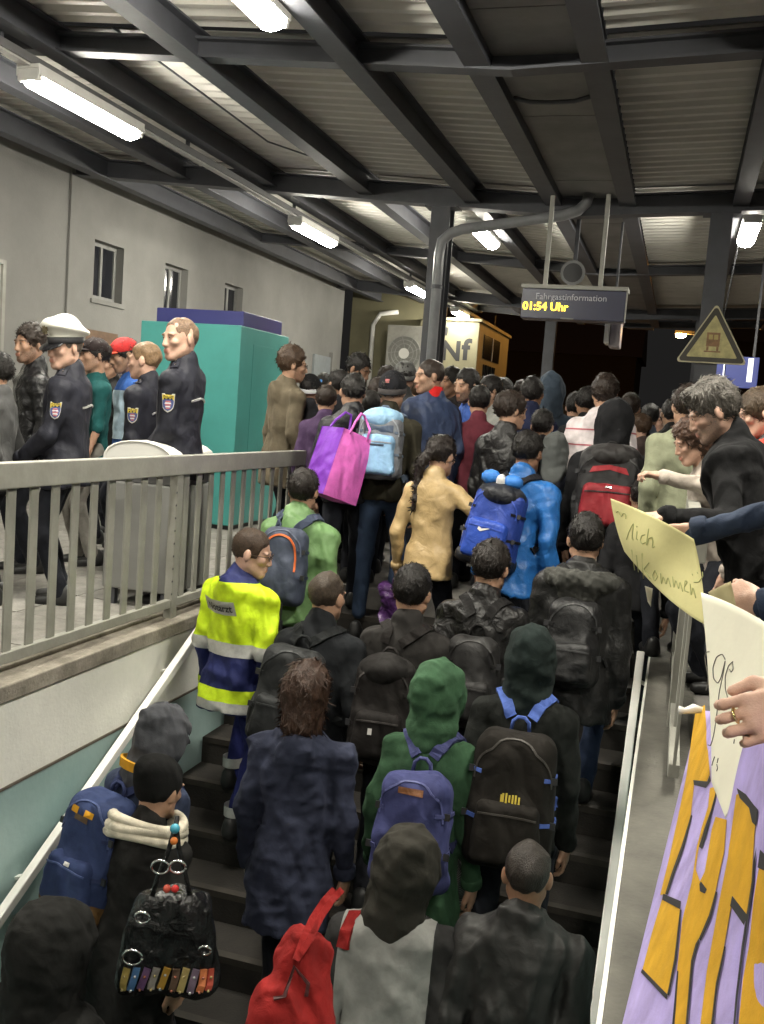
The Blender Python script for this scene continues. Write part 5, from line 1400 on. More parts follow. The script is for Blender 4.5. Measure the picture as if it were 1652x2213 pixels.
P31 = person('black haired young man in a charcoal denim jacket', (892, 1282), S=1.0, face=6, yaw=-10, lean=8, tone='tan', hair=hr(BLACKH, top=.024, side=.010), kind='jacket', top=(.038, .035, .033), group=GC, hem=-.1, puff=.008)
g = backpack(P31, 'dark brown black backpack with silver logos on the denim jacket', (.020, .017, .016), size=(.30, .50, .19), z=.14, xoff=-.05, rough=.75, cap=(.02, .018, .017))
pack_decal(P31, 'logo_plate', rect(.02, .03), patch_w, -.03, -.08, target=P31.pocket); pack_decal(P31, 'logo_plate', rect(.05, .012), patch_w, -.01, -.19)
P32 = person('blurred black haired person in a black leather jacket near the middle', (1062, 1228), S=1.0, face=2, yaw=-16, lean=8, tone='tan', hair=hr((.018, .014, .012), top=.026, side=.014, nape=-.08), kind='jacket', top=(.022, .021, .021), topmat=leather_m, group=GC, puff=.012)
g = backpack(P32, 'black backpack with two silver tabs on the leather jacket', (.018, .017, .017), size=(.28, .46, .17), z=.14, rough=.6)
pack_decal(P32, 'silver_tab', rect(.045, .02), silver, .03, -.14)
P33 = person('black haired man in a dark parka with a grey fur hood', (1265, 1168), S=1.0, face=0, yaw=10, lean=8, tone='tan', hair=hr(BLACKH, top=.026, side=.010), kind='jacket', top=(.018, .018, .018), rough=.45, group=GC, puff=.028, wide=1.08, hem=-.24, legs=(.03, .045, .09), climb=True)
u = SDF(); 
for i in range(9):
    a0, a1 = math.pi * (1.02 + .96 * i / 9), math.pi * (1.02 + .96 * (i + 1) / 9)
    u.cone(P33.T((.165 * math.cos(a0), -.02 + .16 * math.sin(a0), .50)), P33.T((.165 * math.cos(a1), -.02 + .16 * math.sin(a1), .50)), .05, .05, k=.02)
u.ell(P33.T((0, -.14, .44)), (.11, .05, .09)); u.disp(folds(.008, 31, 4.5)); v, q = u.mesh(.009, .03)
fur = P33.part('fur_hood', v, q, fabric((.055, .055, .05), .95, key='grey_fur'))
g = backpack(P33, 'black strapped backpack with two bright tags on the fur hood parka', (.02, .02, .021), size=(.29, .46, .18), z=.17, rough=.45, fold=.01)
pack_decal(P33, 'bright_tag', rect(.018, .05), patch_w, .05, -.06); pack_decal(P33, 'bright_tag', rect(.012, .03), patch_w, -.05, -.09)
# --- lower stairs
P34 = person('person in a dark green black raised hood with blue edged straps', (1148, 1425), S=1.02, face=2, lean=9, tone='tan', hair=None, kind='hoodie', hood='up', top=(.018, .02, .018), hat=dict(k='none', mat=fabric((.018, .028, .026), .9)), group=GC, puff=.012, wide=1.04)
g = backpack(P34, 'black backpack with blue strap edges and faded yellow print', (.020, .017, .014), strap=(.07, .12, .38), size=(.36, .58, .22), z=.13, rough=.85)
rb_ = mat('yellow_print', (.42, .32, .03), .6, var=.2)
for i in range(7): pack_decal(P34, 'yellow_mark', rect(.008, .03 + .006 * (i % 3)), rb_, -.035 + i * .013, .03)
for i in range(6): pack_decal(P34, 'pale_mark', rect(.009, .018), mat('pale_print', (.25, .22, .13), .6, var=.2), -.05 + i * .015, -.24)
P35 = person('person with messy brown hair in a plain navy hooded coat', (664, 1500), S=1.03, face=6, lean=6, tone='tan', hair=hr((.035, .017, .010), top=.03, side=.022, long=1, rough=.006, tufts=900, len=.035), kind='coat', hood='down', top=(.026, .030, .052), hem=-.33, puff=.016, wide=1.0, fold=.012, group=GC)
P36 = person('person in a raised green hood and long green sweater', (955, 1505), S=.99, face=0, yaw=-24, lean=8, tone='tan', hair=None, kind='hoodie', hood='up', top=(.032, .075, .038), hem=-.42, puff=.008, female=True, group=GC, fold=.008, legmat=None, legs=(.12, .12, .11), climb=True)
def _stripe(nt, b_, tc):
    N, L = nt.nodes, nt.links
    w_ = N.new('ShaderNodeTexWave'); w_.wave_type = 'BANDS'; w_.bands_direction = 'Z'; w_.inputs['Scale'].default_value = 22; w_.inputs['Distortion'].default_value = 1.2
    L.new(tc.outputs['Object'], w_.inputs['Vector']); cr = N.new('ShaderNodeValToRGB'); cr.color_ramp.elements[0].color = (.03, .03, .03, 1); cr.color_ramp.elements[1].color = (.3, .3, .28, 1)
    L.new(w_.outputs['Fac'], cr.inputs[0]); L.new(cr.outputs[0], b_.inputs['Base Color'])
for o in P36.root.children:
    if o.name.startswith('trousers'): o.data.materials[0] = mat('striped_leggings', (.2, .2, .2), .9, build=_stripe)
g = backpack(P36, 'navy canvas backpack with brown leather handle on the green hood', (.040, .045, .125), strap=(.045, .05, .13), size=(.33, .50, .19), z=.16, pocket_h=0, rough=.8, fold=.012)
pack_decal(P36, 'leather_handle', rect(.11, .028), fabric((.16, .065, .025), .5), -.01, .185); pack_decal(P36, 'white_logo', [(-.02, -.006), (.02, .006), (.018, .018), (0, .008)], patch_w, .02, -.13)
pack_decal(P36, 'base_seam', rect(.26, .01), fabric((.02, .02, .03), .6), 0, -.16)
P37 = person('person in a slate grey knit hat with yellow collar strip by the handrail', (358, 1598), S=.99, face=-14, yaw=-14, pitch=14, lean=10, tone='tan', hair=None, kind='hoodie', hood='up', hat=dict(k='none', mat=fabric((.062, .064, .072), .95)), top=(.03, .04, .075), group=GC, puff=.012)
g = backpack(P37, 'navy canvas backpack with yellow tabs beside the white handrail', (.03, .045, .115), strap=(.03, .04, .10), size=(.33, .52, .22), z=.20, xoff=-.06, tilt=4, pocket_h=.42, rough=.8, bottom=(.10, .055, .02), fold=.01)
yl = fabric((.62, .30, .01), .7)
pack_decal(P37, 'yellow_tab', rect(.045, .03), yl, -.075, .20); pack_decal(P37, 'yellow_tab', rect(.055, .03), yl, .04, .20); pack_decal(P37, 'leather_handle', rect(.09, .025), fabric((.10, .06, .03), .5), -.01, .165)
pack_decal(P37, 'white_label', rect(.035, .02), patch_w, .0, -.02, target=P37.pocket)
pts = np.array([P37.hc + P37.Rh @ np.array([.13 * math.cos(a), -.03 + .13 * math.sin(a), -.125]) for a in np.linspace(math.pi * .9, math.pi * 1.75, 14)])
nn = pts - P37.hc - np.array([0, -.03, -.1]); nn /= np.linalg.norm(nn, axis=1)[:, None]
MB().ribbon(pts, nn, .045, .006).xf(lambda p: p * P37.S).build('yellow_collar', yl, P37.root)
P38 = person('woman in a black knit hat and cream scarf carrying the beaded handbag', (345, 1705), S=.97, face=-8, yaw=-6, pitch=8, lean=8, tone='tan', female=True, hair=None, hat=dict(k='knit', col=(.014, .014, .014), z=-.10, slouch=1), kind='coat', top=(.022, .021, .02), hem=-.3, puff=.018, group=GC, fold=.009, armR=dict(l=(.24, -.02, .86)), gripR='grip')
for o in list(P38.root.children):
    if o.name.startswith('cap_cuff'): bpy.data.objects.remove(o)
sc_ = MB()
for j, (r_, z_, ph) in enumerate(((.150, -.135, 0), (.152, -.165, .8), (.145, -.115, 1.6))):
    pts = [P38.hc + P38.Rh @ np.array([(r_) * math.cos(a), -.035 + (r_ + .0) * .9 * math.sin(a), z_ - .012 * math.sin(a * 2 + ph)]) for a in np.linspace(0, 2 * math.pi, 33)]
    sc_.tube(pts, .024 + .004 * np.sin(np.linspace(0, 12, 33) + ph), 10)
sc_.xf(lambda p: p * P38.S).build('scarf', fabric((.55, .50, .40), .95, 200, .5, key='cream_knit'), P38.root, smooth=True)
# beaded handbag
hb_ = P38.world(P38.T((.13, -.27, .02)))
bag = tag(empty('handbag', at(362, 2128, 3.5), R_(22)), 'shiny black handbag with coloured beads, rings and striped patchwork base', 'handbag')
u = SDF(); u.rbox((0, 0, .17), (.165, .085, .19), .07, taper=.42); u.disp(folds(.010, 55, 1.3)); v, q = u.mesh(.008, .03)
blk = fabric((.012, .012, .013), .2, wr=.8, key='patent_black'); mesh_obj('body', v, q, blk, bag)
for sx in (-1, 1):
    MB().tube([(sx * .07, -.03, .33), (sx * .05, -.04, .42), (sx * .018, -.03, .52), (0, -.0, .60), (-sx * .0, .02, .62)], .009, 7).build('strap', blk, bag, smooth=True)
bc = [(.05, .30, .42), (.55, .16, .03), (.5, .03, .03), (.5, .08, .05)]
for (x, y, z, r_, c_) in ((0, -.035, .60, .018, bc[0]), (0, -.045, .56, .014, bc[1]), (-.012, -.075, .40, .014, bc[3]), (.016, -.078, .402, .014, bc[2]), (.03, -.06, .36, .011, (.1, .1, .1)), (-.03, -.07, .36, .011, (.1, .1, .1))):
    MB().sphere((x, y, z), r_, 10).build('bead', mat('bead_%.2f_%.2f' % c_[:2], c_, .2, var=0), bag, smooth=True)
for (x, y, z, r_) in ((-.04, -.06, .47, .03), (.02, -.065, .475, .028), (-.09, -.09, .30, .026), (.13, -.08, .18, .022), (-.115, -.10, .16, .034)):
    MB().tube([(x + r_ * math.cos(t), y - .012 * math.sin(t), z + r_ * math.sin(t)) for t in np.linspace(0, 2 * math.pi, 21)], .005, 6).build('ring', metal_s, bag, smooth=True)
pcs = [(.30, .22, .06), (.05, .12, .25), (.10, .05, .12), (.22, .2, .18), (.36, .20, .03), (.10, .06, .04), (.34, .26, .10), (.14, .1, .14), (.45, .14, .05), (.3, .05, .03)]
for i, c_ in enumerate(pcs):
    x = -.15 + i * .034
    pts = np.array([(x + .006 * k, -.10, .03 + .028 * k) for k in range(4)], float); pts, nn = u.project(pts, .004, 14)
    st_ = MB().ribbon(pts, nn, .026, .003).build('patch_strip', fabric(c_, .5), bag)
    for k in (0, 2): MB().sphere(pts[k] + nn[k] * .004, .006, 6).build('stud', mat('stud_%d' % (i % 3), ((.5, .4, .2), (.5, .5, .5), (.4, .15, .1))[i % 3], .25, metal=.5), st_, smooth=True)
P39 = person('dark hooded person in a plain grey vest with a red shoulder bag', (885, 1875), S=1.0, face=6, yaw=-18, lean=12, tone='tan', hair=None, hood='up', hat=dict(k='none', mat=fabric((.040, .037, .030), .9)), kind='hoodie', top=(.035, .034, .034), group=GC, puff=.010, wide=1.0, fold=.007, roll=6)
pband(P39, 'vest_panel', fabric((.21, .21, .20), .9, wr=.3), [(P39.T((-.185, 0, 0)), -P39.Rt[:, 0]), (P39.T((.150, 0, 0)), P39.Rt[:, 0]), (P39.T((0, 0, .545)), P39.Rt[:, 2])], .005)
u = SDF(); L_ = lambda *a: P39.local(at(*a))
u.cone(L_(668, 2030, 3.18), L_(648, 2075, 3.12), .035, .055, k=.03); u.cone(L_(648, 2075, 3.12), L_(605, 2190, 3.05), .05, .09, k=.03); u.cone(L_(605, 2190, 3.05), L_(590, 2290, 3.05), .09, .11, k=.03)
u.cone(L_(676, 2090, 3.1), L_(668, 2200, 3.05), .05, .08, k=.03); u.ell(L_(655, 2060, 3.12), (.075, .07, .085), k=.04); u.disp(folds(.009, 91, 1.4, (1.5, 1.5, .3))); u.disp(folds(.006, 92, 3.2, (1.4, 1.4, .35))); v, q = u.mesh(.011, .03)
lo_ = v.min(0); rbg = tag(empty('shoulder_bag', P39.world((v[:, 0].mean(), v[:, 1].mean(), lo_[2])), P39.hd), 'soft red cloth bag slung from the shoulder of the grey vest', 'bag')
o0 = np.array([v[:, 0].mean(), v[:, 1].mean(), lo_[2]]); redm = fabric((.20, .011, .010), .9, wr=.6)
mesh_obj('body', (v - o0) * P39.S, q, redm, rbg)
pts = np.array([P39.T(c) for c in ((-.17, -.13, .43), (-.155, -.10, .48), (-.145, -.04, .53), (-.145, .06, .46), (-.16, .12, .3))]); pts, nn = surf(P39, pts, .012)
MB().ribbon(pts - o0, nn, .05, .007).xf(lambda p: p * P39.S).build('strap', redm, rbg)
for dx in (0, 16):
    pts = np.array([P39.local(at(u_ + dx, v_, d_)) for u_, v_, d_ in ((640 - dx, 2075, 3.0), (655, 2030, 3.06), (676, 1985, 3.14), (700, 1948, 3.2), (724, 1922, 3.26))])
    nn = np.tile(P39.local(EYE) - pts[2], (5, 1)); nn /= np.linalg.norm(nn, axis=1)[:, None]
    MB().ribbon(pts - o0, nn, .022, .005).xf(lambda p: p * P39.S).build('strap', redm, rbg)
pts, nn = u.project(np.array([P39.local(at(u_, v_, 2.9)) for u_, v_ in ((560, 2150), (600, 2120), (640, 2110), (680, 2125), (705, 2150))]), .004, 16)
MB().ribbon(pts - o0, nn, .012, .003).xf(lambda p: p * P39.S).build('zip', fabric((.05, .01, .01), .5), rbg)
P40 = person('man with a shaved dark head in a black jacket at the bottom', (1140, 1892), S=1.0, face=0, yaw=8, lean=9, tone='brown', hair=hr((.020, .015, .012), top=.005, side=.004, len=.005, tufts=500), kind='jacket', top=(.028, .027, .026), rough=.6, group=GC, puff=.022, wide=1.14, fold=.011)
P41 = person('person in a black hood filling the dark bottom left corner', (120, 2055), S=.99, face=-14, lean=8, tone='tan', hair=None, kind='hoodie', hood='up', hat=dict(k='none', hs=1.28), top=(.016, .016, .015), group=GC, puff=.03, wide=1.2, fold=.012)
# fillers in the dark gaps on the stairs, each seen only in part
for (l, uv, S, tp) in (('person in black hidden between the red backpack and the coping', (1392, 1075), .88, (.016, .016, .018)),
                       ):
    person(l, uv, S=S, face=0, tone='tan', hair=hr(BLACKH, top=.02), kind='jacket', top=tp, group=GC, lean=8)
for l, uv, d, fc, tn, hc_, tp, kd in (
    ('man with a receding brown hairline deep in the crowd by the drain pipe', (905, 846), 9.3, 20, 'tan', BRN, (.06, .05, .04), 'jacket'),
    ('person with a bright green collar between the navy windbreaker and blue shirt', (985, 862), 8.9, 60, 'brown', BLACKH, (.06, .12, .05), 'jacket'),
    ('person in a maroon top partly behind the bearded man', (1036, 870), 7.5, 14, 'tan', BLACKH, (.10, .02, .03), 'jacket'),
    ('person in a charcoal jacket just left of the white scarf', (1268, 872), 7.8, 8, 'brown', BLACKH, (.03, .03, .032), 'jacket'),
    ('dark head above the red backpack wearer to the right', (1362, 884), 8.4, -6, 'tan', DKBR, (.03, .028, .026), 'jacket'),
    ('far person in a blue grey coat near the sage jacket', (1404, 902), 9.4, 10, 'tan', BLACKH, (.05, .06, .08), 'coat'),
    ('short person in black between the leather jacket and blue rain jacket', (1172, 922), 7.0, 0, 'tan', BLACKH, (.02, .02, .022), 'jacket'),
    ('dark haired boy low beside the olive jacket and tote', (800, 880), 7.4, 12, 'brown', BLACKH, (.03, .025, .035), 'jacket'),
    ('person in a dusky violet jacket left of the tote straps', (706, 866), 7.6, 10, 'tan', DKBR, (.06, .035, .08), 'jacket')):
    person(l, uv, d, face=fc, lean=4, tone=tn, hair=hr(hc_, top=.022, side=.012), kind=kd, top=tp, group=GB)
# --- right platform
P44 = person('person in a pale sage jacket behind the man in black', (1484, 880), 5.7, face=20, lean=6, tone='tan', hair=hr(DKBR, top=.02, side=.015), kind='jacket', top=(.20, .21, .14), group=GB, puff=.012, wide=1.1)
P43 = person('curly reddish haired woman in a beige top reaching left over the railing', (1498, 955), 4.95, face=105, yaw=5, pitch=14, lean=20, tone='fair', female=True, hair=hr((.05, .024, .014), top=.03, side=.03, long=1, curly=True, rough=.008, tufts=700, len=.03), kind='turtle', top=(.38, .33, .285), group=GB, armR=dict(w=at(1432, 1030, 4.9)), gripR='grip')
P42 = person('grey haired bearded man in a black fleece leaning over the railing', (1540, 892), 4.1, face=74, yaw=24, pitch=18, lean=22, tone='fair', hair=hr((.085, .076, .066), top=.034, side=.012, quiff=1, rough=.006, tufts=900, len=.028), beard=.6, kind='turtle', top=(.014, .014, .015), rough=.95, group=GB, puff=.02, wide=1.2, armL=dict(w=at(1440, 1118, 3.85), pole=np.array([-.6, -.2, -1])), armR=dict(w=at(1490, 1130, 4.2)), gripL='grip', gripR='grip', fold=.009)
P45 = person('light brown haired person with a red and white scarf at the right edge', (1640, 893), 5.0, face=100, pitch=16, lean=8, tone='fair', hair=hr((.06, .04, .024), top=.02, side=.016, bun=1), kind='jacket', top=(.10, .10, .10), group=GB)
sc_ = MB(); sc_.tube([P45.hc + P45.Rh @ np.array([.125 * math.cos(a), -.03 + .12 * math.sin(a), -.15 + .02 * math.sin(2 * a)]) for a in np.linspace(0, 2 * math.pi, 25)], .045, 10)
sc_.xf(lambda p: p * P45.S).build('scarf', fabric((.50, .06, .04), .85), P45.root, smooth=True)
P46 = person('small distant woman in dark clothes with a bright vest edge', (1427, 912), 10.0, face=150, tone='fair', female=True, hair=hr((.05, .022, .014), top=.02, side=.02, long=1), kind='jacket', top=(.02, .025, .02), group=GB)
pband(P46, 'bright_edge', yel, zslab(P46, .33, .38))
person('black haired person behind the pale sage jacket', (1450, 896), 8.4, face=20, tone='tan', hair=hr(BLACKH, top=.02), kind='jacket', top=(.03, .03, .03), group=GB)
person('ruddy faced person in the shadow beside the white scarf', (1380, 925), 8.2, face=60, tone='fair', hair=hr(BRN, top=.02), kind='jacket', top=(.07, .05, .045), group=GB)
# purple and pink tote
tb = at(722, 1000, 6.55); tote = tag(empty('tote_bag', tb - np.array([0.02, 0, .24]), R_(58)), 'large square tote bag, purple on one side and pink on the other', 'bag')
Rm = Matrix.Rotation(R_(16), 4, 'Y')
pk = fabric((.62, .13, .47), .55, wr=.3); pu = fabric((.16, .03, .36), .55, wr=.3)
def soft_panel(name, P4, m, bulge, nrm):
    n = 9; V = []; rg = random.Random(4)
    P4 = [np.array(p, float) for p in P4]
    for i in range(n):
        for j in range(n):
            a, c = i / (n - 1), j / (n - 1)
            p = (P4[0] * (1 - a) + P4[1] * a) * (1 - c) + (P4[3] * (1 - a) + P4[2] * a) * c
            V.append(p + np.array(nrm) * (bulge * math.sin(math.pi * a) * math.sin(math.pi * c) + .003 * math.sin(9 * a + 5 * c)))
    V2 = [np.array(p) - np.array(nrm) * .006 for p in V]
    Fc = [(i * n + j, i * n + j + 1, (i + 1) * n + j + 1, (i + 1) * n + j) for i in range(n - 1) for j in range(n - 1)]
    mb = MB(); mb.add(V, Fc); mb.add(V2, [f[::-1] for f in Fc]); mb.xf(lambda p: np.array(Rm @ Vector(p)))
    return mb.build(name, m, tote, smooth=True)
w, d_, hh = .15, .12, .46
soft_panel('pink_front', [(-w, -d_, 0), (w, -d_, 0), (w * .9, -d_, hh), (-w * .9, -d_, hh)], pk, .02, (0, -1, 0))
soft_panel('purple_side', [(-w, d_, 0), (-w, -d_, 0), (-w * .9, -d_, hh), (-w * .9, d_, hh)], pu, .02, (-1, 0, 0))
soft_panel('pink_side', [(w, -d_, 0), (w, d_, 0), (w * .9, d_, hh), (w * .9, -d_, hh)], pk, .015, (1, 0, 0))
soft_panel('purple_back', [(w, d_, 0), (-w, d_, 0), (-w * .9, d_, hh), (w * .9, d_, hh)], pu, .01, (0, 1, 0))
soft_panel('base', [(-w, d_, 0), (w, d_, 0), (w, -d_, 0), (-w, -d_, 0)], pk, .005, (0, 0, -1))
for y, m_ in ((-d_, pk), (d_, pu)):
    MB().tube([np.array(Rm @ Vector(p)) for p in ((-.08, y, hh - .02), (-.05, y * .9, hh + .07), (.02, y * .7 + .03, hh + .15), (.07, y * .6 + .04, hh + .15), (.09, y * .9, hh + .06), (.08, y, hh - .02))], .009, 7).build('handle', m_, tote, smooth=True)
print('crowd', round(time.time() - T0, 1))

# ------------------------------------------------------------------ right foreground: paper signs, banner and the people holding them
class Sheet:
    """a curved sheet given by its four corners (as sight lines with distances) and bows of its edges"""
    def __init__(s, C, bow=(0, 0, 0, 0), wave=.0, seed=1):
        s.C = [np.array([u, v, 1. / d]) for u, v, d in C]; s.bow = bow; s.wave = wave; s.rg = np.random.default_rng(seed).uniform(0, 6, 6)
    def px(s, a, b):
        c = s.C; p = (c[0] * (1 - a) + c[1] * a) * (1 - b) + (c[3] * (1 - a) + c[2] * a) * b
        e = s.bow; k = 4 * a * (1 - a); m = 4 * b * (1 - b)
        p = p.copy(); p[0] += m * ((1 - a) * e[2] + a * e[3]); p[1] += k * ((1 - b) * e[0] + b * e[1]); return p
    def P(s, a, b, off=0.):
        u, v, w = s.px(a, b); d = 1 / w
        d += s.wave * (math.sin(5 * a + s.rg[0]) * math.cos(4 * b + s.rg[1]) + .5 * math.sin(9 * a + 6 * b + s.rg[2]))
        return at(u, v, d - off)
    def inv(s, u, v):
        a = b = .5
        for _ in range(12):
            f = s.px(a, b)[:2] - (u, v); e = 1e-4
            J = np.stack([(s.px(a + e, b)[:2] - s.px(a, b)[:2]) / e, (s.px(a, b + e)[:2] - s.px(a, b)[:2]) / e], 1)
            st_ = np.linalg.solve(J, f); a -= np.clip(st_[0], -.3, .3); b -= np.clip(st_[1], -.3, .3)
        return a, b
    def build(s, name, m, label, cat, n=24, th=.0012):
        o0 = s.P(.5, 1.)
        V = [s.P(i / n, j / n) - o0 for j in range(n + 1) for i in range(n + 1)]
        V2 = [s.P(i / n, j / n, -th) - o0 for j in range(n + 1) for i in range(n + 1)]
        k = n + 1; N = k * k
        Fc = [(j * k + i, (j + 1) * k + i, (j + 1) * k + i + 1, j * k + i + 1) for j in range(n) for i in range(n)]
        Fc += [tuple(N + q for q in f[::-1]) for f in Fc]
        rim = [i for i in range(k)] + [j * k + n for j in range(1, k)] + [n * k + i for i in range(n - 1, -1, -1)] + [j * k for j in range(n - 1, 0, -1)]
        Fc += [(rim[i], rim[(i + 1) % len(rim)], N + rim[(i + 1) % len(rim)], N + rim[i]) for i in range(len(rim))]
        s.o = mesh_obj(name, V + V2, Fc, m, None, True); s.o.location = o0; s.o0 = o0
        tag(s.o, label, cat); return s.o
    def stroke(s, pts, r, m, name='pen_stroke'):
        pts = np.array(pts, float)
        if len(pts) > 2:
            t = np.linspace(0, len(pts) - 1, 6 * len(pts)); k = range(len(pts))
            q = np.stack([np.interp(t, k, pts[:, i]) for i in (0, 1)], 1)
            for _ in range(3): q[1:-1] = (q[:-2] + 2 * q[1:-1] + q[2:]) / 4
            pts = q
        W3 = [s.P(*s.inv(*p), .0016) - s.o0 for p in pts]
        MB().tube(W3, r, 5).build(name, m, s.o, smooth=True)
    def poly(s, pts, m, off, name):
        import bmesh
        P3 = [s.P(*s.inv(*p), off) - s.o0 for p in pts]
        o = mesh_obj(name, P3, [tuple(range(len(P3)))], m, s.o, False)
        bm = bmesh.new(); bm.from_mesh(o.data); bmesh.ops.triangulate(bm, faces=bm.faces[:]); bm.to_mesh(o.data); bm.free()
        return o
def paper_bits(nt, b_, tc): pass
yp_m = mat('yellow_paper', (.62, .57, .27), .85, var=.05, vscale=14, bump=.35, bscale=9); wp_m = mat('white_paper', (.83, .80, .66), .85, var=.03, vscale=10, bump=.25, bscale=9)
ypr = Sheet([(1320, 1077, 3.05), (1500, 1165, 2.62), (1524, 1350, 2.5), (1350, 1192, 3.0)], bow=(-6, 16, -4, 6), wave=.02, seed=3)
ypr.build('paper_sign', yp_m, 'pale yellow paper sign with faint handwriting held over the stairs', 'paper sign')
ink = mat('green_grey_ink', (.36, .37, .15), .8, var=.1); ink2 = mat('grey_pencil', (.12, .11, .09), .8, var=.1)
cv = lambda L: [(1280.6 + .2248 * x, 768.3 + .2248 * y) for x, y in L]
for L in ([(230, 1510), (250, 1490), (265, 1520), (280, 1550), (300, 1510), (325, 1530), (322, 1570)],
          [(330, 1770), (350, 1700), (385, 1630), (400, 1612), (388, 1690), (382, 1760), (395, 1772)], [(430, 1690), (424, 1765), (436, 1770)], [(426, 1640), (430, 1648)],
          [(505, 1722), (475, 1728), (460, 1780), (480, 1812), (512, 1795)], [(540, 1665), (528, 1750), (520, 1835), (545, 1755), (572, 1745), (582, 1795), (576, 1850), (600, 1835)]):
    ypr.stroke(cv(L), .0019, ink)
for L in ([(1366, 1188), (1372, 1232)], [(1376, 1200), (1380, 1236)], [(1388, 1196), (1391, 1250)], [(1403, 1216), (1391, 1230), (1406, 1250)],
          [(1416, 1232), (1410, 1244), (1416, 1256), (1422, 1246), (1416, 1232)], [(1428, 1238), (1430, 1264), (1434, 1244), (1440, 1264), (1444, 1246), (1450, 1268)],
          [(1454, 1246), (1457, 1272), (1461, 1252), (1467, 1274), (1470, 1256), (1476, 1278)], [(1480, 1268), (1486, 1258), (1481, 1254), (1479, 1276), (1488, 1280)],
          [(1492, 1262), (1494, 1288), (1498, 1268), (1504, 1292)], [(1496, 1240), (1498, 1243)], [(1507, 1236), (1509, 1239)], [(1500, 1258), (1511, 1258), (1519, 1246), (1518, 1236)]):
    ypr.stroke(L, .0016, ink)
wpr = Sheet([(1515, 1280, 2.1), (1730, 1400, 1.62), (1568, 1768, 1.72), (1538, 1690, 1.86)], bow=(-14, 0, 6, 10), wave=.008, seed=5)
wpr.build('paper_sign', wp_m, 'large cream white paper sign with thin looping pen letters, held by a ringed hand', 'paper sign')
cw = lambda L: [(1323.2 + .27 * x, 1195.2 + .27 * y) for x, y in L]
for L in ([(778, 790), (752, 792), (742, 830), (752, 900), (768, 980), (768, 1050), (752, 1100)],
          [(905, 850), (882, 806), (835, 830), (806, 920), (812, 1005), (846, 1046), (872, 1000), (892, 920), (908, 850), (888, 980), (858, 1110), (838, 1300), (816, 1450), (790, 1545), (768, 1535)],
          [(968, 868), (932, 900), (906, 985), (906, 1085), (932, 1175)], [(940, 930), (952, 955), (970, 930), (965, 872)], [(1035, 1148), (1056, 1175)], [(1010, 1040), (1000, 1075)], [(1035, 1030), (1042, 1060)],
          [(822, 1630), (808, 1668), (800, 1700)], [(838, 1690), (846, 1720), (838, 1745)], [(850, 1640), (842, 1680)], [(980, 1490), (974, 1525)]):
    wpr.stroke(cw(L), .0011, ink2)
leaf = Sheet([(1394, 1266, 2.95), (1411, 1272, 2.95), (1407, 1312, 2.95), (1400, 1300, 2.95)]); leaf.build('leaflet', wp_m, 'small white leaflet corner showing under the yellow paper sign', 'leaflet', n=4)
fold_ = Sheet([(1530, 1280, 2.44), (1580, 1256, 2.36), (1592, 1312, 2.34), (1545, 1300, 2.40)], wave=.004); fold_.build('folded_paper', mat('tan_paper', (.36, .31, .16), .85, var=.05), 'folded tan paper corner under the hand in the navy cuff', 'paper', n=6)
# banner of lavender cloth hung over the near railing
ban = Sheet([(1512, 1535, 2.6), (1830, 1560, 1.12), (1880, 2330, .93), (1316, 2330, 1.84)], wave=.018, seed=8)
lav = fabric((.40, .33, .66), .9, 300, .10, key='lavender_cloth'); och = fabric((.58, .31, .022), .8, 300, .05, key='ochre_paint'); blk_p = mat('banner_black_paint', (.018, .016, .02), .8, var=.2)
ban.build('banner', lav, 'lavender cloth banner with big ochre block letters edged in black', 'banner', n=40, th=.003)
c6 = lambda L: [(1195.2 + .5367 * x, 1024.4 + .5367 * y) for x, y in L]
O = [[(575, 950), (612, 930), (632, 1210), (618, 1245), (570, 1240), (556, 1370), (520, 1500), (480, 1610), (455, 1692), (432, 1695), (465, 1560), (500, 1400), (537, 1220)],
     [(440, 1710), (512, 1738), (510, 1800), (490, 1960), (462, 2095), (430, 2080), (360, 1998), (398, 1850)],
     [(632, 1265), (662, 1255), (645, 1330), (612, 1420), (588, 1500), (575, 1590), (592, 1640), (612, 1600), (640, 1430), (655, 1380), (700, 1392), (690, 1520), (655, 1680), (630, 1780), (590, 1870), (560, 1960), (528, 2290), (478, 2290), (500, 2000), (520, 1800), (560, 1640), (580, 1500), (600, 1420), (625, 1340)],
     [(738, 1292), (762, 1280), (800, 1330), (815, 1405), (800, 1640), (780, 1790), (725, 1700), (690, 1900), (660, 2050), (630, 2290), (585, 2290), (620, 2000), (670, 1720), (705, 1540)],
     [(830, 1585), (860, 1595), (900, 1650), (900, 2290), (740, 2290), (765, 2040), (790, 1900), (810, 1700)]]
for L in O: ban.poly(c6(L), och, .006, 'ochre_letter')
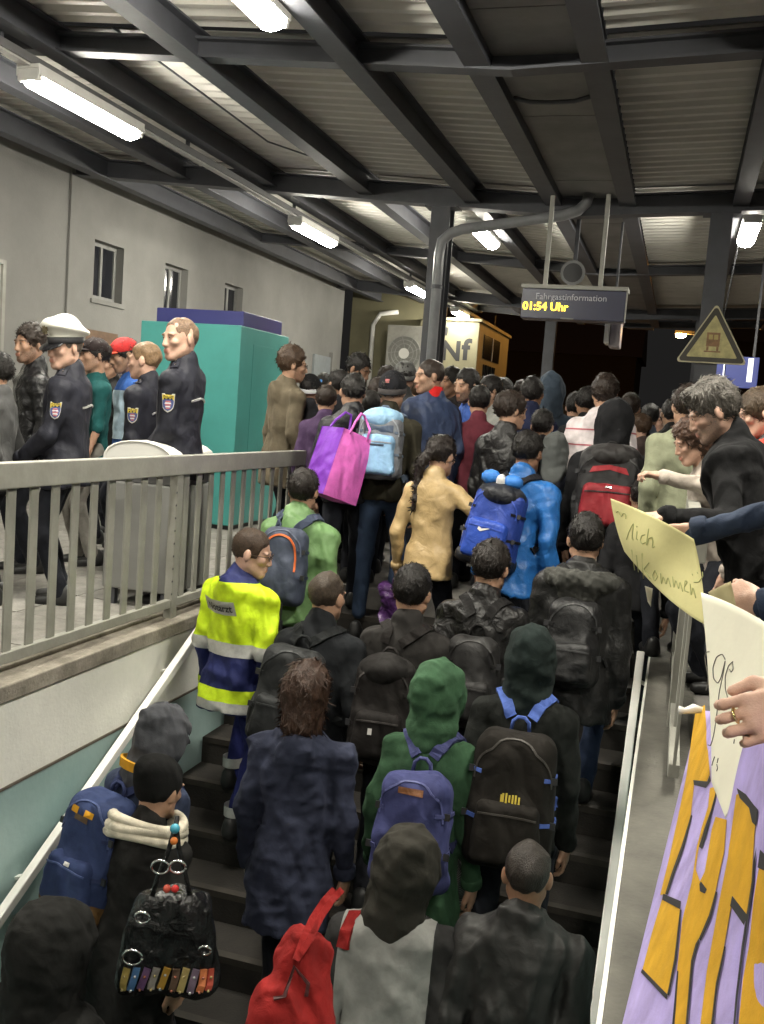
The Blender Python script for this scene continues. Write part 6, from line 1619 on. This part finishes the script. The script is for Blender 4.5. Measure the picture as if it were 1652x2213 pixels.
K = [[(565, 1232), (622, 1238), (632, 1212), (636, 1236), (616, 1264), (568, 1252)], [(556, 1372), (562, 1376), (530, 1500), (486, 1620), (462, 1694), (452, 1690), (478, 1606), (518, 1496)],
     [(444, 1690), (516, 1720), (512, 1752), (440, 1714)], [(360, 1992), (462, 2096), (458, 2116), (354, 2006)], [(588, 1500), (596, 1480), (640, 1340), (664, 1250), (668, 1258), (622, 1440), (600, 1510)],
     [(590, 1650), (596, 1640), (620, 1672), (612, 1690), (592, 1680)], [(740, 1264), (778, 1290), (806, 1328), (826, 1352), (818, 1418), (802, 1402), (790, 1345), (752, 1304)],
     [(722, 1698), (782, 1775), (770, 1818), (714, 1738)], [(800, 1640), (808, 1560), (820, 1500), (806, 1660), (770, 1900), (745, 2100), (728, 2290), (720, 2290), (736, 2100), (760, 1900)],
     [(834, 1512), (852, 1530), (900, 1580), (900, 1640), (856, 1600), (824, 1584)], [(575, 1890), (590, 1866), (588, 1890), (566, 1960), (536, 2290), (528, 2290), (556, 1960)], [(500, 2000), (506, 2002), (484, 2290), (474, 2290)],
     [(690, 1900), (696, 1904), (664, 2060), (636, 2290), (628, 2290), (656, 2050)], [(655, 1680), (662, 1684), (636, 1790), (596, 1880), (588, 1870), (628, 1776)], [(512, 1752), (518, 1756), (498, 1960), (468, 2100), (460, 2096), (488, 1956)]]
for L in K: ban.poly(c6(L), blk_p, .009, 'black_edging')
tie = MB().tube([at(1520, 1535, 2.56), at(1500, 1531, 2.56), at(1482, 1536, 2.56), at(1468, 1534, 2.56)], [.008, .013, .008, .011], 7).xf(lambda p: p - ban.o0).build('tie_string', white_plastic, ban.o, smooth=True)
# holder of the yellow sign (navy sleeves) and holder of the white sign (ring)
wr1 = at(1652, 1308, 2.36); wr2 = at(1400, 1178, 2.98)
R1 = person('person in navy sleeves, mostly beyond the right edge, holding up the yellow sign', W=(.43, 2.72, 1.46), face=92, lean=26, tone='fair', hair=hr(DKBR, top=.02), kind='jacket', top=(.020, .030, .055), group=GB, pitch=10,
            armL=dict(w=wr1, wdir=at(1548, 1262, 2.46) - wr1, wpalm=ray(1590, 1275) * 1.0 - np.array([0, 0, .3])), armR=dict(w=wr2, wdir=at(1335, 1180, 3.03) - wr2, wpalm=np.array([0, -.6, -1.])), gripL='grip', gripR='grip', fold=.009)
wr3 = at(1745, 1520, 1.52)
R2 = person('person beyond the right edge whose ringed hand grips the white sign', W=(.50, 1.5, 1.58), face=88, lean=10, tone='fair', hair=hr(BRN, top=.02), kind='jacket', top=(.05, .05, .05), group=GB,
            armR=dict(w=wr3, wdir=at(1600, 1560, 1.5) - wr3, wpalm=ray(1620, 1550)), gripR='grip')
hv_, hq_ = hand('grip'); f = at(1600, 1560, 1.5) - wr3; f /= np.linalg.norm(f); pn = ray(1620, 1550); dn = pn - f * pn.dot(f); dn /= np.linalg.norm(dn); xa = np.cross(f, -dn)
rc_ = R2.world(R2.arms['R'][2]) + R2.S * (.012 * f + .011 * xa + .108 * f + .008 * dn)
rg_ = MB(); d2_ = f * math.cos(.65) + dn * math.sin(.65); n2_ = np.cross(xa, d2_)
rg_.tube([rc_ + .0108 * (math.cos(t) * xa + math.sin(t) * n2_) - R2.base for t in np.linspace(0, 2 * math.pi, 21)], .0024, 6)
rg_.xf(lambda p: rz(-R2.hd) @ p).build('finger_ring', gold, R2.root, smooth=True)
print('all', round(time.time() - T0, 1))
